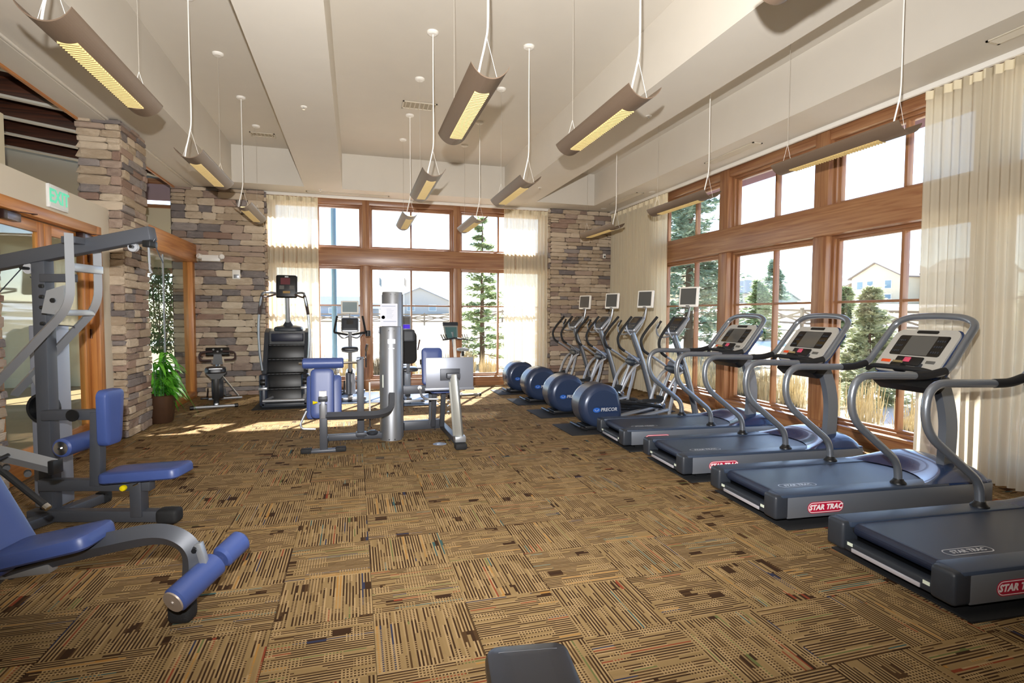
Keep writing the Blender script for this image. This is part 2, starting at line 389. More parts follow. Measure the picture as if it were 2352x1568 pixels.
def inview(t):
    d = V((t[0], t[1], 0))-V((0, 0, CAMH)); z = d.dot(fw)
    if z < .3: return 0
    px, py = 1176+FPX*d.dot(r2)/z, 784-FPX*d.dot(u2)/z
    return 1/z if (-150 < px < 2500 and py < 1750) else 0
near.sort(key=lambda t: -inview(t)); near, rest = near[:290], near[290:]
random.seed(3)
for (x, y, r) in near:
    o = obj('carpet_tile', one, floor, (x, y, 0), (0, 0, r*math.pi/2+random.choice((0, math.pi))))
o = obj('carpet_field', tile_mesh(rest, 'carpet_field'), floor); o['kind'] = 'stuff'

# ceiling: lowered soffit with three raised trays
TR = [(-2.15, -.90), (-.21, 3.05), (3.75, 5.10)]; TY0, TY1 = -1.6, 11.15
b = MB()
xs = [XL-.3]+[q for t in TR for q in t]+[XR]
for i in range(0, len(xs), 2): b.box(xs[i], xs[i+1], YF, YB, ZS, ZS+.82)
for (a, c) in TR:
    b.box(a, c, TY1, YB, ZS, ZS+.82); b.box(a, c, YF, TY0, ZS, ZS+.82)
    b.box(a, c, TY0, TY1, ZT, ZT+.14)
struct(b.build('ceiling', M_cream, smooth=0))
# outer roof slab with the eaves seen through the tops of the windows
struct(MB().box(XL-.3, XR+1.8, YF-.5, YB+.75, ZS+.84, ZS+1.0).box(XR+.27, XR+1.75, YF-.4, YB+.7, ZS+.24, ZS+.32).box(XL+1.2, XR+.27, YB+.27, YB+.7, ZS+.44, ZS+.52).box(XR+.2, XR+.27, YF, YB+.27, ZS, ZS+.84).box(XL, XR+.2, YB+.2, YB+.27, ZS, ZS+.84)
       .build('trim_eaves', P('eave_boards', '6a4a5a', .8), smooth=0))
struct(MB().box(XL-.3, XR+.2, YF-.2, YF, 0, ZS).build('wall_front', M_wall, smooth=0))

# ---- ledgestone facing
rng = random.Random(11)
ROCKS = []
for k in range(7):
    bm = bmesh.new(); bmesh.ops.create_cube(bm, size=1)
    bmesh.ops.bevel(bm, geom=bm.edges[:], offset=.13, segments=1, affect='EDGES')
    for v in bm.verts: v.co += V([rng.uniform(-.055, .055) for _ in range(3)])
    mes = []
    for mm in M_st:
        me = bpy.data.meshes.new('ledgestone'); bm.to_mesh(me); me.materials.append(mm); mes.append(me)
    bm.free(); ROCKS.append(mes)
def stone_face(parent, org, ud, nd, width, height, rg, rh=(.065, .12), tone=(.52, .2, .22, .06), wr=(.13, .4)):
    # rows of split stones on the plane through org spanned by ud and z, standing proud along nd
    ud = V(ud); nd = V(nd); org = V(org); z = 0
    rz = math.atan2(ud.y, ud.x)
    while z < height-.03:
        h = rg.uniform(*rh)
        if height-z-h < .05: h = height-z
        x = 0
        while x < width-.01:
            w = rg.uniform(*wr)*(1.15 if h > .1 else 1)
            if width-x-w < .09: w = width-x
            pr = rg.uniform(.03, .06)
            def put(x0, w, z0, h):
                k = rg.random(); acc = 0; ci = 0
                for ci, q in enumerate(tone):
                    acc += q
                    if k < acc: break
                me = ROCKS[rg.randrange(7)][ci]
                c = org+ud*(x0+w/2)+nd*(pr/2-.01)+V((0, 0, z0+h/2))
                obj('ledgestone', me, parent, c, (0, 0, rz), ((w-.009)*1.03, pr+.02, (h-.009)*1.04))
            if h > .1 and w < .24 and rg.random() < .25:
                put(x, w, z, h*.5); put(x, w, z+h*.5, h*.5)
            else: put(x, w, z, h)
            x += w
        z += h
# back wall, left of the window
wbl = struct(MB().box(-3.32, -1.70, 11.74, YB+.25, 0, ZS).build('wall_back_left', M_mortar, smooth=0))
stone_face(wbl, (-3.30, 11.74, 0), (1, 0, 0), (0, -1, 0), 1.60, ZS-.01, random.Random(1), wr=(.16, .42), rh=(.08, .155))
stone_face(wbl, (-1.70, 11.74, 0), (0, 1, 0), (1, 0, 0), .20, ZS-.01, random.Random(2), wr=(.2, .3), rh=(.08, .14))
wbr = struct(MB().box(4.30, XR+.25, 11.74, YB+.25, 0, ZS).build('wall_back_right', M_mortar, smooth=0))
stone_face(wbr, (4.30, 11.74, 0), (1, 0, 0), (0, -1, 0), 1.62, ZS-.01, random.Random(3), tone=(.62, .18, .15, .05), wr=(.15, .42), rh=(.07, .13))
stone_face(wbr, (4.30, 11.94, 0), (0, -1, 0), (-1, 0, 0), .20, ZS-.01, random.Random(4), tone=(.7, .18, .07, .05), wr=(.2, .3), rh=(.08, .14))
# free pier between the doors and the glazed panel
pier = struct(MB().box(-3.26, -2.83, 8.03, 8.82, 0, ZS).build('wall_left_stone_pier', M_mortar, smooth=0))
stone_face(pier, (-3.26, 8.03, 0), (1, 0, 0), (0, -1, 0), .46, ZS-.01, random.Random(5), tone=(.5, .24, .2, .06), wr=(.14, .34))
stone_face(pier, (-2.83, 8.02, 0), (0, 1, 0), (1, 0, 0), .82, ZS-.01, random.Random(6), tone=(.5, .24, .2, .06), wr=(.16, .4))
pier2 = struct(MB().box(-3.26, -2.90, 5.02, 5.62, 0, ZS).build('wall_left_stone_jamb', M_mortar, smooth=0))
stone_face(pier2, (-2.90, 5.02, 0), (0, 1, 0), (1, 0, 0), .60, ZS-.01, random.Random(8), wr=(.16, .36))
stone_face(pier2, (-3.26, 5.02, 0), (1, 0, 0), (0, -1, 0), .36, ZS-.01, random.Random(9), wr=(.16, .36))
struct(MB().box(XL-.3, XL, YF, 5.0, 0, ZS).build('wall_left', M_wall, smooth=0))

# ---- windows: back wall
def window(name, axis, at, spans, posts, mulls, zr, out, beam, woodL, woodV):
    """spans (a0,a1) of the whole band along the wall; posts/mulls positions; glass set back by `out` from the inside face."""
    a0, a1 = spans; w = thing(name, None, None); struct(w)
    def bx(p, q, d0, d1, z0, z1, bev=.004):
        m = MB()
        if axis == 'x': m.box(p, q, at+d0, at+d1, z0, z1, bev)
        else: m.box(at+d0, at+d1, p, q, z0, z1, bev)
        return m
    for z0, z1 in ((0, .18), (ZS-.13, ZS)): bx(a0, a1, .0, .22, z0, z1).build('rail', woodL, w)
    bx(a0, a1, -.03, .22, .18, .215).build('sill', woodL, w)
    for p, q in posts: bx(p, q, -.02, .24, 0, ZS).build('post', woodV, w)
    edges = [a0]+[e for p in posts for e in p]+[a1]
    edges = sorted(edges)[2:-2] if posts and posts[0][0] <= a0+.01 else sorted(edges)
    bays = [(edges[i], edges[i+1]) for i in range(0, len(edges), 2)]
    for (p, q) in bays:
        for (z0, z1) in ((.215, beam[0]), (beam[1], ZS-.13)):
            # stepped sash: outer stop and inner stop
            for k, (ins, d0, d1) in enumerate(((.0, .08, .15), (.03, .13, .2))):
                s = .035
                bx(p+ins, p+ins+s, d0, d1, z0+ins, z1-ins, .003).build('sash_stile', woodV, w); bx(q-ins-s, q-ins, d0, d1, z0+ins, z1-ins, .003).build('sash_stile', woodV, w)
                bx(p+ins+s, q-ins-s, d0, d1, z0+ins, z0+ins+s, .003).build('sash_rail', woodL, w); bx(p+ins+s, q-ins-s, d0, d1, z1-ins-s, z1-ins, .003).build('sash_rail', woodL, w)
            ms = [m for m in mulls if p+.1 < m < q-.1]
            for m in ms: bx(m-.018, m+.018, .11, .2, z0+.06, z1-.06, .003).build('muntin', woodV, w)
            cs = [p+.06]+ms+[q-.06]
            zs = [z0+.06]+([1.79] if z0 < 1 else [])+[z1-.06]
            if z0 < 1: bx(p+.06, q-.06, .115, .195, 1.775, 1.805, .003).build('muntin', woodL, w)
            for i in range(len(cs)-1):
                for j in range(len(zs)-1):
                    bx(cs[i], cs[i+1], .15, .156, zs[j], zs[j+1], 0).build('pane', M_glass, w, 0)
    bx(a0, a1, -.10, .10, beam[0], beam[1], .008).build('beam', woodL, w)
    return w
window('window_1', 'x', YB-.02, (-1.69, 4.29), [(-1.69, -1.60), (.17, .31), (2.10, 2.25), (4.19, 4.29)], [-.71, 1.19, 3.15], None, .1, (2.62, 2.98), M_woodX, M_woodZ)
window('window_2', 'y', XR-.0, (1.75, 9.98), [(1.75, 1.92), (3.80, 4.0), (5.74, 5.96), (7.72, 7.94), (9.80, 9.98)], [2.86, 4.80, 6.80, 8.78], None, .1, (2.65, 3.03), M_woodY, M_woodZ)
struct(MB().box(XR, XR+.25, YF, 1.75, 0, ZS).box(XR, XR+.25, 9.98, YB+.25, 0, ZS).build('wall_right', M_wall, smooth=0))

# ---- curtains and their tracks
def curtain(name, axis, at, a0, a1, label, seed, z0=.03, z1=3.955, amp=.032, n=None, mat=None):
    t = thing(name, label, 'curtain', ((a0+a1)/2, at, 0) if axis == 'x' else (at, (a0+a1)/2, 0), group='ivory sheer curtains')
    L = a1-a0; rg = random.Random(seed); k = int(L/.085) if n is None else n
    ph = [rg.uniform(0, 6.28) for _ in range(4)]
    def fn(u, v):
        a = (u-.5)*L; z = z0+(z1-z0)*v
        d = amp*(.55+.45*(1-v))*(math.sin(u*k*2*math.pi+.6*math.sin(ph[0]+3*v)+.9*math.sin(u*9+ph[3]))+.45*math.sin(u*k*.37*2*math.pi+ph[1]+v*1.3))
        a += .012*math.sin(v*4+ph[2]+u*20)*(1-v)
        return (a, d, z) if axis == 'x' else (d, a, z)
    MB().grid(fn, int(k*12), 22).build('sheer_panel', mat or M_sheer, t, 180)
    def hd(u, v):
        a = (u-.5)*L; d = amp*.55*math.sin(u*k*2*math.pi+.6*math.sin(ph[0]+3)+.9*math.sin(u*9+ph[3]))-.004; z = z1-.09+.088*v
        return (a, d, z) if axis == 'x' else (d, a, z)
    MB().grid(hd, int(k*8), 1).build('heading_tape', P('ivory_tape', 'e2d6b8', .8), t, 180)
    return t
curtain('sheer_curtain', 'x', 11.80, -1.66, -.70, 'ivory sheer curtain between the stair climber and the stone wall', 1)
curtain('sheer_curtain', 'x', 11.80, 3.22, 4.26, 'sunlit ivory sheer curtain beside the back wall\'s right stone pier', 2)
curtain('sheer_curtain', 'y', 5.78, 9.27, 11.66, 'long ivory sheer curtain in the corner behind the elliptical trainers', 3)
curtain('sheer_curtain', 'y', 5.78, 2.0, 4.38, 'wide ivory sheer curtain hanging behind the nearest treadmill', 4, mat=M_sheer2)
for nm, a, lb in (('curtain_track', ('x', 11.80, -1.70, 4.29), 'long white curtain track above the back windows'), ('curtain_track', ('y', 5.78, 1.7, 11.70), 'long white curtain track above the side windows')):
    ax, at, p, q = a; m = MB()
    if ax == 'x': m.box(p, q, at-.022, at+.022, 3.965, ZS, .004)
    else: m.box(at-.022, at+.022, p, q, 3.965, ZS, .004)
    tag(m.build(nm, M_white), lb, 'curtain track')

# ---- left wall: header, doors, glazed panel
struct(MB().box(XL-.25, XL, 5.62, 8.02, 2.63, 2.90).build('trim_1', M_wall, smooth=0))          # plaster header over the doors
struct(MB().box(XL-.2, XL+.02, 5.62, 5.74, 0, 2.63, .006).build('trim_2', M_woodL)); struct(MB().box(XL-.2, XL+.02, 7.62, 7.74, 0, 2.63, .006).build('trim_3', M_woodL))
struct(MB().box(XL-.2, XL+.02, 5.74, 7.62, 2.52, 2.63, .006).build('trim_4', M_woodLY))
struct(MB().box(XL-.2, XL, 7.74, 8.02, 0, 2.63).build('trim_5', M_wall, smooth=0))
struct(MB().box(XL-.3, XL+.06, 8.82, 11.76, 2.57, 2.91, .008).build('trim_6', M_woodLY))       # beam over the glazed panel
struct(MB().box(XL-.14, XL+.02, 11.56, 11.72, 0, 2.57, .006).build('trim_7', M_woodL))
struct(MB().box(XL-.14, XL+.02, 8.84, 11.56, 0, .12, .006).build('trim_8', M_woodLY))
struct(MB().box(XL-.3, XL-.0, YF, 11.76, ZS-.035, ZS-.001).build('trim_9', M_cream, smooth=0))
struct(MB().box(XL-.31, XL-.28, YF, 11.76, ZS-.06, ZS-.001).build('trim_10', M_woodLY)); struct(MB().box(XL+.0, XL+.035, YF, 11.70, ZS-.03, ZS-.001, .01).build('trim_11', M_cream))
wp = struct(thing('window_3', None, None))
for i, (p, q) in enumerate(((8.84, 10.2), (10.21, 11.56))): MB().box(XL-.07, XL-.062, p, q, .12, 2.57).build('pane', M_glass2, wp, 0)
MB().box(XL-.075, XL-.055, 10.195, 10.215, .12, 2.57).build('joint', M_steel, wp)
def door(nm, y0, y1, hinge):
    d = struct(thing(nm, None, None)); s = .13; x0, x1 = XL-.12, XL-.075
    MB().box(x0, x1, y0, y0+s, .01, 2.51, .004).build('stile', M_woodL, d); MB().box(x0, x1, y1-s, y1, .01, 2.51, .004).build('stile', M_woodL, d)
    MB().box(x0, x1, y0+s, y1-s, 2.40, 2.51, .004).build('top_rail', M_woodLY, d); MB().box(x0, x1, y0+s, y1-s, .01, .30, .004).build('bottom_rail', M_woodLY, d)
    MB().box(x0+.018, x0+.026, y0+s, y1-s, .30, 2.40).build('pane', M_glass2, d, 0)
    yh = y1-.07 if hinge == 'l' else y0+.07
    MB().tube(rpath([(x1, yh, .75), (x1+.06, yh, .75), (x1+.06, yh, 1.45), (x1, yh, 1.45)], .02), .012, 8).build('pull_handle', M_charcoal, d)
    MB().tube(rpath([(x0, yh, .75), (x0-.06, yh, .75), (x0-.06, yh, 1.45), (x0, yh, 1.45)], .02), .012, 8).build('pull_handle', M_charcoal, d)
    for z in (.35, 1.3, 2.2):
        yy = y0+.012 if hinge == 'l' else y1-.012
        MB().cyl((x1+.01, yy, z), (x1+.01, yy, z+.11), .012, 8).build('hinge', P('bronze_hinge', '5a3a28', .4, .6), d)
    return d
door('door_1', 5.745, 6.675, 'l'); door('door_2', 6.685, 7.615, 'r')
for k, (y, lb) in enumerate(((5.90, 'bronze door closer on the door nearer the lat pulldown machine'), (7.35, 'bronze door closer on the door beside the stone pier'))):
    t = thing('door_closer', lb, 'door closer', (XL-.075, y, 2.44)); Mb = P('bronze_closer', '5d5862', .3, .6)
    MB().box(0, .07, -.02, .24, -.005, .07, .006).build('body', Mb, t); MB().box(-.0, .072, -.022, .03, -.008, .073, .004).build('end_cap', P('dark_bronze', '33201c', .4, .4), t)
    MB().bar((.05, .12, .078), (.16, .30, .085), .022, .006).build('arm', P('bronze_arm', '4a3030', .4, .5), t); MB().bar((.16, .30, .085), (.02, .44, .09), .02, .006).build('arm', P('bronze_arm2', '4a3030', .4, .5), t)
ex = thing('exit_sign', 'white exit sign with green letters over the double doors', 'sign', (XL, 6.75, 2.66))
MB().box(0, .03, -.19, .19, 0, .235, .006).build('housing', P('exit_housing', 'e6e6e4', .4), ex); 
MB().box(.03, .033, -.175, .175, .02, .215).build('face', P('exit_face', 'dfe6e2', .4), ex)
lettering('letters', 'EXIT', .19, P('exit_green', '4fc9a0', .4, emit='4fc9a0', estr=.25), ex, frame((0, 1, 0), (0, 0, 1), (1, 0, 0), (.035, 0, .115)), bold=.004)

# ---- lobby seen through the left wall
lob = struct(MB().box(-9.5, XL-.3, 2.0, 14.2, -.06, -.004).build('floor_lobby', P('lobby_tile', 'a58a66', .35, noise=.15, nscale=2), smooth=0))
lw = P('lobby_plaster', 'cfc5ac', .85)
struct(MB().box(-9.7, -9.5, 2, 14.2, 3.3, 7).box(-9.7, -9.5, 2, 5, 0, 3.3).box(-9.7, -9.5, 13.4, 14.2, 0, 3.3).box(-9.5, XL-.3, 1.8, 2.0, 0, 7).build('wall_lobby_left', lw, smooth=0))
wq = struct(thing('window_5', None, None))
for yy in (5.0, 7.1, 9.2, 11.3, 13.3): MB().box(-9.68, -9.5, yy, yy+.14, 0, 3.3).build('post', M_woodL, wq, 0)
for yy in (5.14, 7.24, 9.34, 11.44): MB().box(-9.62, -9.55, yy, yy+1.96, 2.2, 2.4).build('rail', M_woodLY, wq, 0); MB().box(-9.6, -9.594, yy, yy+1.96, .05, 3.3).build('pane', M_glass, wq, 0)
YW = 14.0
struct(MB().box(-9.5, -5.35, YW, YW+.2, 0, 7).box(-5.35, -3.75, YW, YW+.2, 2.62, 3.95).box(-5.35, -3.75, YW, YW+.2, 4.6, 7).box(-3.75, -3.25, YW, YW+.2, 0, 7).box(-3.32, -3.25, YB+.2, YW, 0, 7)
       .build('wall_lobby_back', lw, smooth=0))
wl = struct(thing('window_4', None, None))
MB().box(-5.25, -3.85, YW-.01, YW+.02, 4.12, 4.5).build('blind', P('mauve_blind', 'a08c92', .8), wl, 0)
struct(MB().box(-4.9, -3.42, 6.2, 6.86, 2.92, 3.62).build('wall_lobby_bulkhead', lw, smooth=0))
for z0, z1 in ((.1, 2.62), (3.95, 4.6)):
    MB().box(-5.35, -5.25, YW-.03, YW+.1, z0, z1).build('stile', M_woodL, wl); MB().box(-3.85, -3.75, YW-.03, YW+.1, z0, z1).build('stile', M_woodL, wl)
    MB().box(-5.25, -3.85, YW-.03, YW+.1, z1-.12, z1).build('rail', M_woodX, wl); MB().box(-5.25, -3.85, YW-.03, YW+.1, z0, z0+.08).build('rail', M_woodX, wl)
    MB().box(-4.57, -4.53, YW-.02, YW+.08, z0, z1).build('muntin', M_woodL, wl)
    for p, q in ((-5.25, -4.57), (-4.53, -3.85)): MB().box(p, q, YW+.05, YW+.056, z0+.08, z1-.12).build('pane', M_glass, wl, 0)
# sloping ceiling of wide dark planks on pale-edged rafters
cl = struct(thing('ceiling_lobby', None, None))
def sl(x): return 4.50+(-3.3-x)*.15
Mpl = P('pale_rafter_edge', 'd8d4c8', .7)
MB().box(-9.7, XL-.3, 2, 14.2, 7.0, 7.1).build('roof_deck', M_dkwood, cl, 0)
for y in (4.4, 5.6, 6.8, 8.0, 9.2, 10.4, 11.6, 12.8):
    MB().bar((-9.6, y, sl(-9.6)), (-3.28, y, sl(-3.28)), 1.17, .10, .006).build('plank', M_dkwood, cl)
    MB().bar((-9.6, y-.58, sl(-9.6)-.16), (-3.28, y-.58, sl(-3.28)-.16), .10, .22, .006).build('rafter', M_dkwood, cl)
    MB().bar((-9.6, y-.58, sl(-9.6)-.285), (-3.28, y-.58, sl(-3.28)-.285), .11, .03, .004).build('rafter_edge', Mpl, cl)
# ------------------------------------------------------------------ pendant lights, canopies, ceiling fittings
M_bronze = P('bronze_perforated_shade', '6f5d4d', .5, .25, noise=.06, nscale=90)
M_lou = P('lit_louvre_panel', 'e0cfa0', .6, emit='ffdc98', estr=.42)
M_blade = P('cream_louvre_blade', 'c2ad78', .5)
M_cord = P('white_cord', 'f0eee8', .5)
def pendant(x, y0, label, drop=ZT, cord_top=True):
    L, W, ZB = 1.42, .255, 3.11
    t = thing('pendant_light', label, 'pendant light', (x, y0, ZB), group='linear pendant lights')
    # curved shade, hanging like a shallow hammock; opening for the louvre in the middle
    def arc(u): a = (u-.5)*2*1.02; return (W/2*math.sin(a)/math.sin(1.02), .088*(1-math.cos(a))/(1-math.cos(1.02)))
    th = .008; m = MB(); n = 16; y1 = L
    def sheet(u0, u1, ya, yb):
        k = 8
        for s_ in range(k):
            ua, ub = u0+(u1-u0)*s_/k, u0+(u1-u0)*(s_+1)/k
            (xa, za), (xb, zb) = arc(ua), arc(ub)
            m.add([(xa, ya, za), (xb, ya, zb), (xb, yb, zb), (xa, yb, za), (xa, ya, za+th), (xb, ya, zb+th), (xb, yb, zb+th), (xa, yb, za+th)],
                  [(0, 1, 2, 3), (7, 6, 5, 4), (0, 4, 5, 1), (3, 2, 6, 7)]+([(0, 3, 7, 4)] if s_ == 0 else [])+([(1, 5, 6, 2)] if s_ == k-1 else []))
    u0, u1 = .325, .675
    sheet(0, u0, 0, L); sheet(u1, 1, 0, L); sheet(u0, u1, 0, .24); sheet(u0, u1, L-.16, L)
    m.build('shade', M_bronze, t, 40)
    xa, za = arc(u0); xb, zb = arc(u1)
    MB().box(xa-.004, xb+.004, .235, L-.155, za+.012, za+.05).build('lamp_panel', M_lou, t, 0)
    bl = MB(); k = 34
    for i in range(k):
        yy = .245+(L-.41)*(i+.5)/k; bl.box(xa, xb, yy-.003, yy+.003, .001, za+.012)
    o = bl.build('louvre_blades', M_blade, t, 0); o['kind'] = 'stuff'
    H = drop-ZB
    for yy, cord in ((.10, True), (1.33, False)):
        hb = .30
        w = MB()
        for sx in (-1, 1): w.tube([(sx*.075, yy, .03), (0, yy, hb)], .0015, 5)
        w.build('hanger_wire', M_cord, t)
        MB().tube([(0, yy, hb), (0, yy, H)], .0016, 5).build('suspension_cable', P('grey_cable', 'b9b3a8', .5), t)
        if cord: MB().tube(smooth_path([(-.06, yy+.01, .02), (-.045, yy+.01, .12), (-.012, yy+.005, .27), (.006, yy, .42), (.004, yy, .9), (.003, yy, H)], 5), .0065, 7).build('power_cord', M_cord, t)
        MB().lathe([(.0, -.03), (.045, -.03), (.062, -.018), (.064, 0), (0, 0)], Matrix.Translation((0, yy, H)), 20).build('canopy', M_white, t)
    return t
names = {-1.54: ('over the lat pulldown machine', 'before the glazed panel', 'by the left stone wall'),
         .85: ('over the open carpet before the cable tower', 'over the cable tower', 'before the back windows'),
         1.96: ('beside the wide ceiling beam', 'over the leg press', 'next to the back wall\'s pine-tree window'),
         4.40: ('over the treadmills', 'over the elliptical trainers', 'by the right stone pier')}
for X, nm in names.items():
    for k, y in enumerate((3.46, 6.03, 8.62)):
        pendant(X, y, 'bronze trough pendant light with lit louvre ' + nm[k])
pendant(1.96, .84, 'bronze trough pendant light beside the wide beam, farthest from the back windows')
# air vents, downlights, sprinklers
def vent(loc, L, W, label, rz=0, n=5):
    t = thing('ceiling_vent', label, 'vent', loc, rz, 'ceiling vents'); Mv = P('vent_enamel', 'cfc6b4', .5)
    MB().box(-W/2, W/2, -L/2, -L/2+.02, -.012, 0).box(-W/2, W/2, L/2-.02, L/2, -.012, 0).box(-W/2, -W/2+.02, -L/2, L/2, -.012, 0).box(W/2-.02, W/2, -L/2, L/2, -.012, 0).build('frame', Mv, t, 0)
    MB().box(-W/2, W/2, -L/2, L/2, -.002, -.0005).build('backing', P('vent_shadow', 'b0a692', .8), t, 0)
    for i in range(n):
        xx = -W/2+.02+(W-.04)*(i+.5)/n
        MB().box(xx-.008, xx+.008, -L/2+.02, L/2-.02, -.010, -.003, rot=(0, 35, 0)).build('slat', Mv, t, 0)
vent((5.42, 7.0, ZS), 1.1, .16, 'long ceiling vent between the middle window and the tray'); vent((5.42, 3.0, ZS), 1.1, .16, 'long ceiling vent above the nearest sheer curtain')
vent((5.42, 10.3, ZS), 1.2, .16, 'long ceiling vent by the right stone pier')
vent((.95, 8.3, ZT), .28, .5, 'square ceiling vent in the wide middle tray', n=7); vent((-1.5, 10.4, ZT), .22, .4, 'small ceiling vent in the narrow left tray', n=6)
vent((-.1, 11.55, ZS), .10, 1.6, 'long slot vent above the back windows', n=2)
for k, (x, y, lb) in enumerate(((5.45, 11.4, 'round recessed downlight by the right stone pier'), (5.62, 9.6, 'round recessed downlight above the corner curtain'))):
    t = thing('downlight', lb, 'downlight', (x, y, ZS), group='recessed downlights')
    MB().lathe([(.035, -.004), (.06, -.006), (.066, 0), (.035, -.001)], None, 20).build('trim_ring', M_white, t)
    MB().lathe([(0, -.002), (.034, -.002)], None, 16).build('lamp', P('downlight_lamp', 'fff2d8', .4, emit='ffe9c0', estr=2.0), t)
for k, (x, y, z, lb) in enumerate(((-.55, 6.9, ZS, 'fire sprinkler on the middle ceiling beam'), (-.62, 11.3, ZS, 'fire sprinkler above the back windows'), (3.45, 6.0, ZS, 'fire sprinkler on the wide right beam'), (3.4, 9.9, ZS, 'fire sprinkler at the far end of the wide right beam'))):
    t = thing('fire_sprinkler', lb, 'sprinkler', (x, y, z), group='fire sprinklers')
    MB().lathe([(0, -.008), (.034, -.006), (.038, 0)], None, 18).build('escutcheon', M_white, t)
    MB().cyl((0, 0, -.03), (0, 0, -.006), .009, 10).lathe([(0, -.034), (.018, -.034), (.018, -.031), (0, -.031)], None, 12).build('head', M_chrome, t)
# wall fittings
em = thing('emergency_light', 'white twin-head emergency light on the left stone wall', 'emergency light', (-2.63, 11.68, 2.66))
MB().box(-.16, .16, -.06, .0, -.06, .06, .012).build('housing', M_white, em)
for sx in (-1, 1): MB().cyl((sx*.17, -.05, .02), (sx*.21, -.11, .035), .05, 14, .012).build('lamp_head', M_white, em)
th_ = thing('wall_speaker_plate', 'small white wall plate below the emergency light', 'wall plate', (-2.20, 11.685, 2.36))
MB().box(-.07, .07, -.03, 0, -.09, .09, .006).build('plate', M_white, th_); MB().box(-.045, .045, -.034, -.03, -.07, .0, .003).build('grille', M_silver, th_)
ds = thing('security_sensor', 'small white sensor on the right stone pier', 'sensor', (5.60, 11.68, 2.98))
MB().box(-.035, .035, -.05, 0, -.05, .05, .01).build('body', M_white, ds); MB().box(-.02, .02, -.055, -.05, -.03, .01, .003).build('lens', M_dark, ds)
